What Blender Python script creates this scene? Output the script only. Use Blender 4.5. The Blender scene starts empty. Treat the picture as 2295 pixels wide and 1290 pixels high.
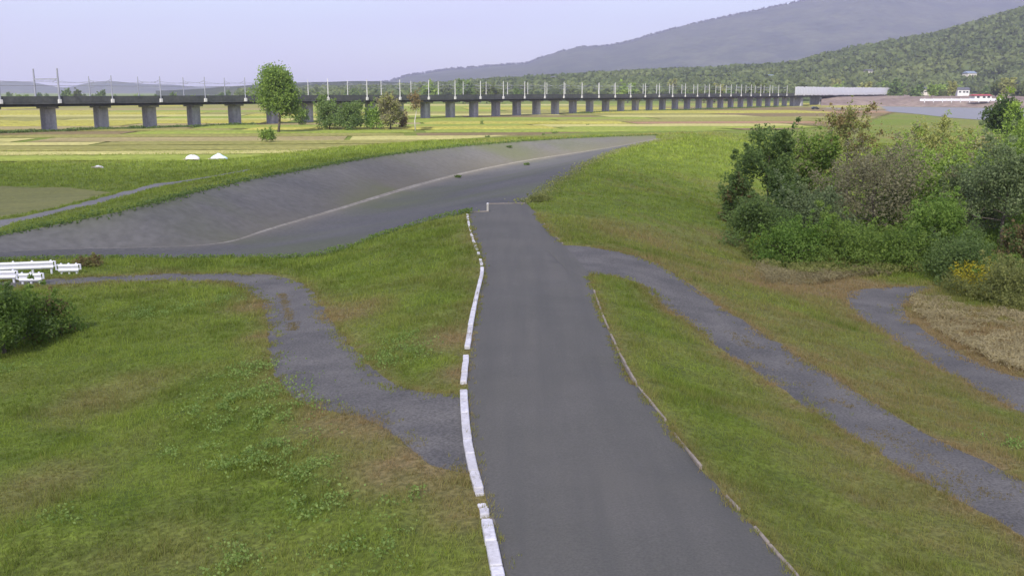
import bpy, math, random
import numpy as np
from mathutils import Vector
from mathutils.geometry import delaunay_2d_cdt
random.seed(7)
rng = np.random.default_rng(7)
scene = bpy.context.scene
COL = scene.collection
R = math.radians

# ------------------------------------------------------------------ camera
F, YH, CAM_H = 2200.0, 205.0, 7.5            # focal length and horizon of the 2295 x 1290 photograph, eye height
PITCH = math.atan((645 - YH) / F)
cd = bpy.data.cameras.new('camera')
cam = bpy.data.objects.new('camera', cd); COL.objects.link(cam)
cam.location = (0, 0, CAM_H); cam.rotation_euler = (R(90) - PITCH, 0, 0)
cd.sensor_width = 36; cd.lens = F / 2295 * 36; cd.clip_start = 0.5; cd.clip_end = 30000
scene.camera = cam

# ------------------------------------------------------------------ light
SUN_EL = 40.0
to_sun = Vector((-0.25, -0.97, 0)).normalized() * math.cos(R(SUN_EL)) + Vector((0, 0, math.sin(R(SUN_EL))))
sl = bpy.data.lights.new('sun', 'SUN'); sl.energy = 4.4; sl.angle = R(0.53); sl.color = (1.0, 0.95, 0.86)
so = bpy.data.objects.new('sun', sl); COL.objects.link(so)
so.rotation_euler = to_sun.to_track_quat('Z', 'Y').to_euler()
world = bpy.data.worlds.new('World'); scene.world = world; world.use_nodes = True
wn, wl = world.node_tree.nodes, world.node_tree.links
wn.clear()
sky = wn.new('ShaderNodeTexSky'); sky.sky_type = 'NISHITA'; sky.sun_disc = False
sky.sun_elevation = R(SUN_EL); sky.sun_rotation = math.atan2(to_sun.x, to_sun.y)
sky.air_density = 1.0; sky.dust_density = 1.2; sky.ozone_density = 2.0
bg = wn.new('ShaderNodeBackground'); bg.inputs[1].default_value = 0.132
wo = wn.new('ShaderNodeOutputWorld')
# a thin even veil of high cloud over the whole sky
tc = wn.new('ShaderNodeTexCoord'); mp = wn.new('ShaderNodeMapping'); mp.inputs['Scale'].default_value = (2.2, 2.2, 9)
nz = wn.new('ShaderNodeTexNoise'); nz.inputs['Scale'].default_value = 1.6; nz.inputs['Detail'].default_value = 6
mr = wn.new('ShaderNodeMapRange'); mr.inputs[1].default_value = .3; mr.inputs[2].default_value = .75
mr.inputs[3].default_value = .34; mr.inputs[4].default_value = .78
mx = wn.new('ShaderNodeMix'); mx.data_type = 'RGBA'; mx.inputs[7].default_value = (4.35, 4.1, 5.7, 1)
wl.new(tc.outputs['Generated'], mp.inputs[0]); wl.new(mp.outputs[0], nz.inputs['Vector'])
wl.new(nz.outputs[0], mr.inputs[0]); wl.new(mr.outputs[0], mx.inputs[0])
wl.new(sky.outputs[0], mx.inputs[6]); wl.new(mx.outputs[2], bg.inputs[0]); wl.new(bg.outputs[0], wo.inputs[0])
vs = scene.view_settings
vs.view_transform = 'Standard'; vs.look = 'None'; vs.gamma = 1; vs.use_curve_mapping = False; vs.exposure = 0.60

# ------------------------------------------------------------------ helpers
def at(px, py, z):
    """The point of the level z that shows at this pixel of the photograph (used to lay the plan out on the ground)."""
    a = (px - 1147.5) / F; b = (645 - py) / F
    d = np.array([a, math.cos(PITCH) + b * math.sin(PITCH), -math.sin(PITCH) + b * math.cos(PITCH)])
    t = (z - CAM_H) / d[2]
    return np.array([d[0] * t, d[1] * t, z])

def azi(px, dist):                               # plan position at a bearing and a forward distance
    return (px - 1147.5) / F * dist * 1.02, dist
def hgt(py, dist):                               # level of something at this row and forward distance
    return CAM_H + (YH - py) / F * dist * 1.02

def tag(o, label=None, cat=None, group=None, kind=None):
    if label: o['label'] = label
    if cat: o['category'] = cat
    if group: o['group'] = group
    if kind: o['kind'] = kind
    return o
def empty(name, loc=(0, 0, 0), rz=0.0):
    o = bpy.data.objects.new(name, None); COL.objects.link(o)
    o.location = loc; o.rotation_euler = (0, 0, rz); o.empty_display_size = .3
    return o
def link(name, me, parent=None, loc=None, rz=0.0):
    o = bpy.data.objects.new(name, me); COL.objects.link(o)
    if parent: o.parent = parent
    if loc is not None: o.location = loc
    o.rotation_euler = (0, 0, rz)
    return o
def np_mesh(name, co, faces, mat, attrs=None, smooth=False):
    """co n x 3, faces m x k (one k for all)."""
    co = np.asarray(co, dtype=np.float32); faces = np.asarray(faces, dtype=np.int32)
    me = bpy.data.meshes.new(name)
    me.vertices.add(len(co)); me.vertices.foreach_set('co', co.ravel())
    m, k = faces.shape
    me.loops.add(m * k); me.loops.foreach_set('vertex_index', faces.ravel())
    me.polygons.add(m); me.polygons.foreach_set('loop_start', np.arange(0, m * k, k, dtype=np.int32))
    me.polygons.foreach_set('loop_total', np.full(m, k, dtype=np.int32))
    if smooth: me.polygons.foreach_set('use_smooth', np.ones(m, dtype=bool))
    for an, av in (attrs or {}).items():
        a = me.attributes.new(an, 'FLOAT', 'POINT'); a.data.foreach_set('value', np.asarray(av, dtype=np.float32))
    me.update(calc_edges=True); me.validate()
    if mat: me.materials.append(mat)
    return me
class MB:
    """Collects boxes and tubes for ONE mesh."""
    def __init__(s): s.v, s.f = [], []
    def box(s, c, d, rz=0.0, taper=1.0):
        x, y, z = d[0] / 2, d[1] / 2, d[2] / 2; n = len(s.v); cs, sn = math.cos(rz), math.sin(rz)
        for zz in (-z, z):
            k = taper if zz > 0 else 1
            for xx, yy in ((-x, -y), (x, -y), (x, y), (-x, y)):
                s.v.append((c[0] + (xx * cs - yy * sn) * k, c[1] + (xx * sn + yy * cs) * k, c[2] + zz))
        s.f += [(n, n+3, n+2, n+1), (n+4, n+5, n+6, n+7)] + [(n+i, n+(i+1) % 4, n+4+(i+1) % 4, n+4+i) for i in range(4)]
        return s
    def tube(s, pts, rad, sides=6, cap=True):
        pts = [Vector(p) for p in pts]; n0 = len(s.v)
        for i, p in enumerate(pts):
            t = (pts[min(i+1, len(pts)-1)] - pts[max(i-1, 0)]).normalized()
            a = t.cross(Vector((0, 0, 1)) if abs(t.z) < .9 else Vector((1, 0, 0))).normalized(); b = t.cross(a)
            r = rad[i] if hasattr(rad, '__len__') else rad
            for k in range(sides):
                th = 2 * math.pi * k / sides
                s.v.append(tuple(p + a * (r * math.cos(th)) + b * (r * math.sin(th))))
        for i in range(len(pts) - 1):
            for k in range(sides):
                q = n0 + i * sides
                s.f.append((q + k, q + (k+1) % sides, q + sides + (k+1) % sides, q + sides + k))
        if cap:
            s.f.append(tuple(range(n0 + sides - 1, n0 - 1, -1)))
            e = n0 + (len(pts) - 1) * sides; s.f.append(tuple(range(e, e + sides)))
        return s
    def prism(s, prof, path):
        """Closed profile (across, up) swept along plan points with level: path = list of (x, y, z)."""
        n0, k = len(s.v), len(prof); P = [np.array(p, float) for p in path]
        for i, p in enumerate(P):
            t = P[min(i+1, len(P)-1)] - P[max(i-1, 0)]; t[2] = 0; t /= np.linalg.norm(t)
            nrm = np.array([-t[1], t[0], 0])
            for a, u in prof: s.v.append(tuple(p + nrm * a + np.array([0, 0, u])))
        for i in range(len(P) - 1):
            for j in range(k):
                q = n0 + i * k
                s.f.append((q + j, q + (j+1) % k, q + k + (j+1) % k, q + k + j))
        s.f.append(tuple(range(n0 + k - 1, n0 - 1, -1))); e = n0 + (len(P)-1) * k; s.f.append(tuple(range(e, e + k)))
        return s
    def mesh(s, name, mat, bevel=0, smooth=False):
        me = bpy.data.meshes.new(name); me.from_pydata(s.v, [], s.f); me.update()
        if bevel:
            import bmesh
            bm = bmesh.new(); bm.from_mesh(me)
            bmesh.ops.recalc_face_normals(bm, faces=bm.faces)
            bmesh.ops.bevel(bm, geom=list(bm.edges), offset=bevel, segments=1, affect='EDGES')
            bm.to_mesh(me); bm.free()
        if smooth:
            for p in me.polygons: p.use_smooth = True
        me.materials.append(mat); return me
    def build(s, name, mat, parent=None, loc=None, bevel=0, smooth=False):
        return link(name, s.mesh(name, mat, bevel, smooth), parent, loc)

def _h(ix, iy, seed):
    n = (ix.astype(np.int64) * 374761393 + iy.astype(np.int64) * 668265263 + seed * 974711) & 0x7fffffff
    n = ((n ^ (n >> 13)) * 1274126177) & 0x7fffffff
    return ((n ^ (n >> 16)) & 0xffff) / 65535.0
def noise(x, y, scale, seed=0, octs=3):
    x = np.asarray(x, float) / scale; y = np.asarray(y, float) / scale; out = 0; amp = 1; tot = 0
    for o in range(octs):
        ix, iy = np.floor(x), np.floor(y); fx, fy = x - ix, y - iy
        fx, fy = fx*fx*(3-2*fx), fy*fy*(3-2*fy); ix, iy = ix.astype(np.int64), iy.astype(np.int64); s = seed * 17 + o * 5
        v = (_h(ix, iy, s)*(1-fx) + _h(ix+1, iy, s)*fx)*(1-fy) + (_h(ix, iy+1, s)*(1-fx) + _h(ix+1, iy+1, s)*fx)*fy
        out = out + v * amp; tot += amp; amp *= .5; x, y = x*2.03 + 11.3, y*2.03 + 7.7
    return out / tot
def sstep(a, b, x):
    t = np.clip((x - a) / (b - a), 0, 1); return t * t * (3 - 2 * t)
def inside(poly, pts):
    poly = np.asarray(poly)[:, :2]; x, y = pts[:, 0], pts[:, 1]; r = np.zeros(len(pts), bool)
    x0, y0 = poly[:, 0], poly[:, 1]; x1, y1 = np.roll(x0, -1), np.roll(y0, -1)
    for a, b, c, d in zip(x0, y0, x1, y1):
        if b == d: continue
        m = (b > y) != (d > y)
        r ^= m & (x < (c - a) * (y - b) / (d - b) + a)
    return r

# ------------------------------------------------------------------ materials
def new_mat(name):
    m = bpy.data.materials.new(name); m.use_nodes = True
    return m, m.node_tree.nodes, m.node_tree.links, m.node_tree.nodes['Principled BSDF']
def N(ns, t, **kw):
    n = ns.new(t)
    for k, v in kw.items(): n.inputs[k].default_value = v
    return n
def mixc(ns, ln, fac, a, b):
    m = ns.new('ShaderNodeMix'); m.data_type = 'RGBA'
    for sck, v in ((m.inputs[0], fac), (m.inputs[6], a), (m.inputs[7], b)):
        if hasattr(v, 'links'): ln.new(v, sck)
        elif isinstance(v, (int, float)): sck.default_value = v
        else: sck.default_value = (*v[:3], 1)
    return m.outputs[2]
def pos_noise(ns, ln, scale, detail=4, stretch=(1, 1, 1), rot=0, rough=.55):
    g = ns.new('ShaderNodeNewGeometry'); mp = ns.new('ShaderNodeMapping')
    mp.inputs['Scale'].default_value = stretch; mp.inputs['Rotation'].default_value = (0, 0, rot)
    n = ns.new('ShaderNodeTexNoise'); n.inputs['Scale'].default_value = scale; n.inputs['Detail'].default_value = detail
    n.inputs['Roughness'].default_value = rough
    ln.new(g.outputs['Position'], mp.inputs[0]); ln.new(mp.outputs[0], n.inputs['Vector'])
    return n.outputs[0]
def ramp(ns, ln, val, lo, hi, a=0.0, b=1.0):
    m = ns.new('ShaderNodeMapRange'); ln.new(val, m.inputs[0])
    m.inputs[1].default_value, m.inputs[2].default_value, m.inputs[3].default_value, m.inputs[4].default_value = lo, hi, a, b
    return m.outputs[0]
def bump(ns, ln, bsdf, val, strength, dist):
    b = ns.new('ShaderNodeBump'); b.inputs['Strength'].default_value = strength; b.inputs['Distance'].default_value = dist
    ln.new(val, b.inputs['Height']); ln.new(b.outputs[0], bsdf.inputs['Normal'])
def attr(ns, name):
    a = ns.new('ShaderNodeAttribute'); a.attribute_name = name; return a.outputs['Fac']

def two_tone(name, a, b, scale, lo=.35, hi=.65, rough=.85, bstr=0.0, bdist=.02, fine=None, stretch=(1, 1, 1), rot=0, spec=.3):
    m, ns, ln, p = new_mat(name)
    n1 = pos_noise(ns, ln, scale, 5, stretch, rot)
    c = mixc(ns, ln, ramp(ns, ln, n1, lo, hi), a, b)
    if fine:
        n2 = pos_noise(ns, ln, fine[0], 3)
        dark = mixc(ns, ln, 1.0, c, c)
        mm = ns.new('ShaderNodeMix'); mm.data_type = 'RGBA'; mm.blend_type = 'MULTIPLY'; mm.inputs[0].default_value = 1
        v = ramp(ns, ln, n2, .3, .7, 1 - fine[1], 1 + fine[1])
        cmb = ns.new('ShaderNodeCombineColor')
        for i in range(3): ln.new(v, cmb.inputs[i])
        ln.new(dark, mm.inputs[6]); ln.new(cmb.outputs[0], mm.inputs[7]); c = mm.outputs[2]
        if bstr: bump(ns, ln, p, n2, bstr, bdist)
    elif bstr: bump(ns, ln, p, n1, bstr, bdist)
    ln.new(c, p.inputs['Base Color']); p.inputs['Roughness'].default_value = rough; p.inputs['Specular IOR Level'].default_value = spec
    return m

def add_dirt(m, name, dirt, moss=None):
    ns, ln = m.node_tree.nodes, m.node_tree.links; p = ns['Principled BSDF']; src = p.inputs['Base Color'].links[0].from_socket
    c = mixc(ns, ln, attr(ns, 'dirt'), src, dirt)
    if moss: c = mixc(ns, ln, attr(ns, 'moss'), c, moss)
    ln.new(c, p.inputs['Base Color'])
def foliage(name, dark, light, dry=None, trans=.5):
    """Leaves: colour from the leaf's own 'tint', some light coming through."""
    m, ns, ln, p = new_mat(name)
    c = mixc(ns, ln, attr(ns, 'tint'), dark, light)
    if dry is not None: c = mixc(ns, ln, attr(ns, 'dry'), c, dry)
    ln.new(c, p.inputs['Base Color']); p.inputs['Roughness'].default_value = .6; p.inputs['Specular IOR Level'].default_value = .25
    t = ns.new('ShaderNodeBsdfTranslucent'); ln.new(c, t.inputs[0])
    mixs = ns.new('ShaderNodeMixShader'); mixs.inputs[0].default_value = trans
    out = [n for n in ns if n.type == 'OUTPUT_MATERIAL'][0]
    ln.new(p.outputs[0], mixs.inputs[1]); ln.new(t.outputs[0], mixs.inputs[2]); ln.new(mixs.outputs[0], out.inputs[0])
    return m

M = {}
GREEN_D, GREEN_L, DRY = (.148, .212, .025), (.310, .400, .058), (.37, .275, .125)
def grass_ground():
    m, ns, ln, p = new_mat('grass_ground')
    n1 = pos_noise(ns, ln, .9, 6); n2 = pos_noise(ns, ln, 9, 4)
    c = mixc(ns, ln, ramp(ns, ln, n1, .3, .7), (.110, .168, .022), (.215, .290, .040))
    c = mixc(ns, ln, attr(ns, 'dry'), c, (.29, .22, .105))
    c = mixc(ns, ln, ramp(ns, ln, n2, .35, .62), c, mixc(ns, ln, .55, c, (.05, .055, .02)))
    ln.new(c, p.inputs['Base Color']); p.inputs['Roughness'].default_value = .95; p.inputs['Specular IOR Level'].default_value = .1
    bump(ns, ln, p, n2, .6, .12)
    return m
M['ground'] = grass_ground()
M['blade'] = foliage('grass_blade', GREEN_D, GREEN_L, DRY, .45)
M['asphalt'] = two_tone('asphalt', (.110, .109, .093), (.132, .128, .112), .35, .3, .7, .9, .35, .012, (22, .16), spec=.25)
ns, ln = M['asphalt'].node_tree.nodes, M['asphalt'].node_tree.links; p = ns['Principled BSDF']; src = p.inputs['Base Color'].links[0].from_socket
stn = pos_noise(ns, ln, 1.5, 4, (1, .06, 1), R(4)); pat = pos_noise(ns, ln, .16, 5)
ln.new(mixc(ns, ln, ramp(ns, ln, stn, .42, .66, 0, .5), mixc(ns, ln, ramp(ns, ln, pat, .45, .7, 0, .55), src, (.150, .142, .120)), (.094, .094, .084)), p.inputs['Base Color'])
M['gravel'] = two_tone('gravel', (.110, .108, .102), (.170, .163, .148), .6, .3, .7, .95, .6, .04, (15, .32), spec=.15)
M['paving'] = two_tone('channel_paving', (.100, .101, .098), (.132, .131, .124), .12, .3, .7, .95, .4, .05, (3.5, .16), spec=.15)
M['paving_far'] = two_tone('far_bank_paving', (.125, .125, .120), (.175, .170, .152), .08, .3, .7, .95, .4, .05, (1.6, .15), spec=.15)
add_dirt(M['paving_far'], 'x', (.165, .150, .105), (.13, .15, .06)); add_dirt(M['paving'], 'x', (.27, .24, .175), (.115, .135, .06))
M['earth'] = two_tone('dry_earth', (.20, .18, .14), (.31, .29, .24), .4, .3, .7, .95, .5, .05, (3, .25))
M['field_path'] = two_tone('field_path', (.150, .150, .150), (.200, .195, .185), .3, .3, .7, .95, .4, .04, (5, .15))
M['kerb'] = two_tone('kerb_concrete', (.56, .55, .56), (.78, .77, .78), 2.2, .3, .62, .8, .3, .01, (12, .16))
ns, ln = M['kerb'].node_tree.nodes, M['kerb'].node_tree.links; p = ns['Principled BSDF']; src = p.inputs['Base Color'].links[0].from_socket
oi = ns.new('ShaderNodeObjectInfo'); grime = pos_noise(ns, ln, 5, 5, (1, 1, 1))
ln.new(mixc(ns, ln, ramp(ns, ln, oi.outputs['Random'], 0, 1, .0, .55), mixc(ns, ln, ramp(ns, ln, grime, .55, .75, 0, .6), src, (.30, .27, .22)), (.50, .48, .45)), p.inputs['Base Color'])
M['edging'] = two_tone('edging_concrete', (.22, .19, .15), (.38, .33, .27), 2.0, .3, .7, .9, .3, .01, (12, .15))
M['concrete'] = two_tone('viaduct_concrete', (.21, .21, .23), (.42, .42, .44), .45, .3, .7, .9, .2, .03, (1.4, .15), stretch=(1, 1, .25))
M['deck'] = two_tone('weathered_shaded_deck', (.048, .054, .056), (.080, .084, .082), .3, .3, .7, .9, .2, .03, (1.5, .2))  # weathered tone made darker to hold the shade on the near face
M['girder'] = two_tone('stained_shaded_girder', (.12, .125, .115), (.17, .17, .155), .3, .3, .7, .9, .2, .03, (1.5, .2))  # stain tone, also darkened to stand in for shade under the deck
M['mast'] = two_tone('mast_steel', (.46, .46, .46), (.58, .58, .56), .8, .3, .7, .55)
M['mast_dark'] = two_tone('dark_mast_steel', (.20, .21, .25), (.28, .29, .34), .8, .3, .7, .6)  # darker steel tone for arms, portal and masts against the sky
M['wire'] = two_tone('wire', (.20, .21, .23), (.28, .28, .3), 1, .3, .7, .6)
M['rail_white'] = two_tone('white_painted_steel', (.74, .75, .80), (.85, .85, .88), 3, .3, .7, .45)
M['barrier'] = two_tone('pale_barrier_panel', (.84, .84, .87), (.92, .92, .93), .3, .3, .7, .5)
M['bark'] = two_tone('bark', (.075, .062, .050), (.150, .128, .105), 4, .3, .7, .95, .6, .03, (14, .3))
M['pale_bark'] = two_tone('pale_bark', (.36, .34, .31), (.50, .48, .44), 3, .3, .7, .9)
bm_ = M['barrier'].node_tree; tb = bm_.nodes.new('ShaderNodeBsdfTranslucent'); tb.inputs[0].default_value = (.86, .87, .9, 1); xs_ = bm_.nodes.new('ShaderNodeMixShader'); xs_.inputs[0].default_value = .5
bm_.links.new(bm_.nodes['Principled BSDF'].outputs[0], xs_.inputs[1]); bm_.links.new(tb.outputs[0], xs_.inputs[2]); bm_.links.new(xs_.outputs[0], [n for n in bm_.nodes if n.type == 'OUTPUT_MATERIAL'][0].inputs[0])
M['white_sheet'] = two_tone('white_plastic_sheet', (.50, .51, .54), (.66, .66, .68), 1.5, .3, .7, .5)
M['blue_sheet'] = two_tone('pale_blue_sheet', (.42, .58, .68), (.66, .80, .86), 1.5, .3, .7, .5)
M['wall_white'] = two_tone('white_render_wall', (.50, .50, .49), (.62, .62, .60), .6)
M['wall_tan'] = two_tone('cream_siding', (.46, .43, .37), (.56, .53, .46), .6)
M['roof_red'] = two_tone('red_roof_sheet', (.26, .045, .050), (.34, .07, .07), .8, rough=.6)
M['roof_dark'] = two_tone('dark_roof_tile', (.06, .065, .08), (.11, .115, .13), .8, rough=.6)
M['roof_blue'] = two_tone('blue_grey_roof_sheet', (.13, .17, .23), (.2, .24, .30), .8, rough=.6)
M['glass'] = two_tone('window_glass', (.03, .035, .04), (.06, .065, .075), .8, rough=.12, spec=.6)
M['car'] = two_tone('dark_car_paint', (.012, .016, .022), (.02, .026, .034), .8, rough=.25, spec=.6)
M['tyre'] = two_tone('tyre_rubber', (.012, .012, .012), (.02, .02, .02), 3)
M['post'] = two_tone('post_concrete', (.42, .40, .34), (.55, .53, .46), 3)
F_ = lambda *a, **k: foliage(*a, **k)
M['leaf_green'] = F_('green_leaves', (0.128, 0.212, 0.039), (0.301, 0.416, 0.084))
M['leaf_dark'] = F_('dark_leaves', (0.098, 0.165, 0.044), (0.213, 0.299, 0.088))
M['leaf_blue'] = F_('grey_green_leaves', (0.146, 0.201, 0.085), (0.287, 0.354, 0.159))
M['leaf_brown'] = F_('browning_leaves', (0.201, 0.195, 0.104), (0.342, 0.323, 0.183))
M['leaf_olive'] = F_('olive_leaves', (0.201, 0.231, 0.070), (0.412, 0.425, 0.133))
M['leaf_bright'] = F_('bright_leaves', (0.140, 0.250, 0.041), (0.293, 0.421, 0.085))
M['leaf_rust'] = F_('rusty_leaves', (0.183, 0.146, 0.061), (0.299, 0.232, 0.104))
M['leaf_deep'] = F_('deep_green_leaves', (.040, .078, .022), (.115, .170, .048))
M['flower'] = F_('yellow_flowers', (.35, .30, .02), (.55, .47, .03), trans=.2)
M['weed'] = F_('pale_weed_leaves', (.165, .265, .05), (.34, .45, .125), trans=.4)
M['forest'] = F_('forest_leaves', (.110, .155, .048), (.205, .245, .080), trans=.5)
M['forest_far'] = two_tone('far_forest', (.034, .046, .030), (.074, .084, .048), .006, .35, .65, .95, .8, 8, (.03, .3), spec=0)
M['forest_dim'] = F_('far_forest_leaves', (.050, .062, .038), (.066, .078, .046), trans=.5)
M['hill_floor'] = two_tone('hillside_floor', (.035, .055, .020), (.080, .105, .035), .02, .35, .65, .95, spec=0)
M['bank'] = two_tone('scrubby_bank', (.15, .115, .105), (.25, .20, .165), .05, .3, .7, .95, .5, .5, (.3, .3), spec=.1)

# ------------------------------------------------------------------ plan of the place (pixel, level) -> ground points
def L3(lst): return [tuple(at(a, b, c)) for a, b, c in lst]
road_l = L3([(x, y, 0) for x, y in ((1175, 1500), (1130, 1290), (1110, 1200), (1096, 1140), (1084, 1095), (1070, 1050), (1059, 1000), (1052, 940), (1047, 872),
             (1049, 840), (1054, 790), (1061, 735), (1069, 690), (1080, 640), (1088, 605), (1079, 572), (1067, 545), (1057, 515), (1050, 476))])
road_end = L3([(1095, 474, 0), (1096, 457, 0), (1180, 456, 0)])
road_r = L3([(x, y, 0) for x, y in ((1203, 478), (1225, 510), (1264, 548), (1322, 612), (1328, 645), (1347, 700), (1386, 790), (1432, 870), (1482, 930),
             (1532, 1000), (1602, 1080), (1692, 1180), (1782, 1285), (1960, 1500))])
lp_u = L3([(1040, 880, 0), (1000, 880, -.05), (940, 878, -.12), (885, 860, -.3), (832, 825, -.5), (782, 770, -.7), (742, 715, -.95), (712, 670, -1.15),
           (692, 642, -1.3), (660, 625, -1.4), (600, 615, -1.5), (520, 612, -1.5), (400, 612, -1.5), (250, 618, -1.5), (100, 626, -1.5), (-150, 640, -1.5)])
lp_l = L3([(-150, 655, -1.5), (100, 638, -1.5), (250, 631, -1.5), (400, 627, -1.5), (490, 630, -1.5), (555, 645, -1.45), (590, 680, -1.3), (600, 720, -1.15),
           (604, 780, -.9), (612, 830, -.75), (640, 878, -.55), (700, 912, -.4), (790, 932, -.25), (870, 965, -.12), (930, 1010, -.06), (970, 1045, 0), (1060, 1062, 0)])
pa_u = L3([(1222, 556, 0), (1264, 548, 0), (1340, 555, -.1), (1420, 570, -.3), (1500, 600, -.6), (1560, 650, -.9), (1620, 690, -1.05), (1700, 740, -1.15), (1800, 800, -1.2), (1900, 862, -1.2),
           (2000, 925, -1.2), (2100, 982, -1.2), (2200, 1030, -1.2), (2295, 1078, -1.2), (2600, 1230, -1.2), (3300, 1560, -1.2)])
pa_l = L3([(3300, 1830, -1.2), (2600, 1400, -1.2), (2295, 1200, -1.2), (2200, 1148, -1.2), (2110, 1102, -1.2), (2000, 1035, -1.2), (1900, 972, -1.2), (1800, 910, -1.2), (1720, 850, -1.2), (1640, 800, -1.1), (1560, 742, -1.0), (1500, 698, -.8),
           (1440, 640, -.4), (1385, 617, -.15), (1322, 612, 0), (1280, 618, 0)])
pb_l = L3([(2090, 640, -2.8), (2000, 642, -2.8), (1915, 648, -2.8), (1893, 665, -2.8), (1910, 693, -2.75), (1960, 735, -2.7), (2030, 780, -2.6), (2110, 828, -2.5), (2200, 880, -2.4), (2295, 925, -2.4), (2600, 1080, -2.4), (3700, 1630, -2.4)])
pb_r = L3([(3700, 1400, -2.4), (2600, 950, -2.4), (2295, 850, -2.4), (2200, 815, -2.5), (2130, 778, -2.6), (2060, 735, -2.7), (2024, 695, -2.75), (2032, 670, -2.8), (2095, 645, -2.8)])
rim = L3([(-150, 560, -1.3), (0, 527, -1.25), (100, 508, -.95), (200, 489, -.55), (300, 466, -.15), (400, 440, 0), (500, 415, 0), (600, 394, 0), (700, 376, 0), (800, 358, 0), (900, 343, 0), (1000, 331, 0), (1100, 322, 0),
          (1200, 315, 0), (1300, 309, 0), (1400, 305.5, .2), (1470, 303, .4)])
ditch = L3([(-150, 590, -1.6), (0, 562, -1.7), (200, 557, -2.1), (380, 553, -2.3), (460, 549, -2.3), (530, 540, -2.5), (600, 515, -2.5), (700, 487, -2.5), (800, 457, -2.5), (900, 427, -2.5), (1000, 398, -2.5), (1100, 375, -2.3), (1200, 356, -2.0),
            (1300, 341, -1.5), (1400, 325, -.6), (1470, 311, 0)])
near = L3([(-150, 600, -1.85), (0, 582, -1.85), (180, 579, -1.85), (300, 577, -1.8), (500, 578, -1.75), (700, 578, -1.6), (765, 560, -1.3), (850, 530, -.9), (940, 500, -.5), (1000, 486, -.2), (1050, 476, 0)])
near2 = L3([(1180, 456, 0), (1210, 447, 0), (1240, 420, .1), (1280, 394, .2), (1320, 366, .3), (1380, 340, .4), (1450, 321, .5), (1510, 310, .5)])
crest = L3([(1560, 304, .5), (1650, 298, .5)])
fp_u = L3([(-100, 516, -1.2), (0, 493, -1.2), (100, 474, -1.2), (200, 450, -1.2), (280, 428, -1.2), (345, 411, -1.2), (430, 402, -1.2), (520, 386, -1.2), (560, 379, -1.2)])
fp_l = L3([(560, 384, -1.1), (520, 391, -1.1), (430, 407, -1.1), (350, 421, -1.1), (280, 440, -1.1), (200, 463, -1.1), (100, 487, -1.1), (0, 510, -1.1), (-100, 532, -1.1)])
tan_plot = L3([(-100, 420, -1.9), (0, 419, -1.9), (120, 419, -1.9), (225, 428, -1.9), (255, 436, -1.7), (200, 446, -1.5), (100, 470, -1.4), (0, 489, -1.4), (-100, 510, -1.4)])

def dens(line, step):
    out = []
    for a, b in zip(line[:-1], line[1:]):
        a, b = np.array(a), np.array(b); n = max(1, int(np.ceil(np.linalg.norm(b - a)/ step)))
        out += [a + (b - a) * i / n for i in range(n)]
    return np.array(out + [np.array(line[-1])])
def smooth_line(line, step, it=2):
    """Chaikin corner cutting that keeps the ends."""
    P = [np.array(p) for p in line]
    for _ in range(it):
        q = [P[0]]
        for a, b in zip(P[:-1], P[1:]): q += [a*.75 + b*.25, a*.25 + b*.75]
        P = q + [P[-1]]
    return dens(P, step)
def ragged(line, amp, step, seed):
    P = smooth_line(line, step); w = np.sin(np.linspace(0, np.pi, len(P)))[:, None] ** .3
    k = amp * np.clip(P[:, 1:2] / 40, .6, 3)
    P[:, :1] += (noise(P[:, 0], P[:, 1], .8, seed) - .5)[:, None] * k * w
    P[:, 1:2] += (noise(P[:, 0], P[:, 1], .8, seed + 1) - .5)[:, None] * k * w * (1 if amp < .45 or seed in (3, 5) else .6)
    return P
road_l_s = smooth_line(road_l, .5); road_r_s = smooth_line(road_r, .5)
lp_u_s, lp_l_s = ragged(lp_u, .5, .35, 3), ragged(lp_l, .5, .35, 5)
pa_u_s, pa_l_s = ragged(pa_u, .45, .35, 7), ragged(pa_l, .45, .35, 9)
pb_l_s, pb_r_s = ragged(pb_l, .5, .5, 11), ragged(pb_r, .5, .5, 13)
rim_s, ditch_s, near_s, near2_s = ragged(rim, .08, 1.2, 15), ragged(ditch, .03, 1.2, 17), ragged(near, .5, .8, 19), ragged(near2, .9, .8, 21)
fp_u_s, fp_l_s = ragged(fp_u, .5, 1.0, 23), ragged(fp_l, .5, 1.0, 25)
tan_s = ragged(tan_plot + [tan_plot[0]], .6, 1.2, 27)[:-1]
#nj = np.argmin(np.hypot(road_r_s[:, 0] - pa_u[0][0], road_r_s[:, 1] - pa_u[0][1])); nk = np.argmin(np.hypot(road_r_s[:, 0] - pa_l[-1][0], road_r_s[:, 1] - pa_l[-1][1]))
road_poly = np.vstack([road_l_s, dens(road_end, 1.0), road_r_s])
lpath_poly = np.vstack([lp_u_s, lp_l_s])
pa_poly = np.vstack([pa_u_s, pa_l_s])
pb_poly = np.vstack([pb_l_s, pb_r_s])
far_bank_poly = np.vstack([rim_s, ditch_s[::-1]])
near_slope_poly = np.vstack([ditch_s, near2_s[::-1], dens(road_end, 1.0)[::-1], near_s[::-1]])
dd = ditch_s.copy(); tn = np.gradient(dd[:, :2], axis=0); tn /= np.linalg.norm(tn, axis=1)[:, None]
wd = .32 * np.clip((dd[:, 0] + 22) / 10, .05, 1) * np.clip((175 - dd[:, 1]) / 70, .2, 1)
dA = dd.copy(); dA[:, :2] += np.c_[-tn[:, 1], tn[:, 0]] * (wd * 1.4)[:, None]
dB = dd.copy(); dB[:, :2] -= np.c_[-tn[:, 1], tn[:, 0]] * (wd * .35)[:, None]
ditch_poly = np.vstack([dA, dB[::-1]])
fpath_poly = np.vstack([fp_u_s, fp_l_s])

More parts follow.
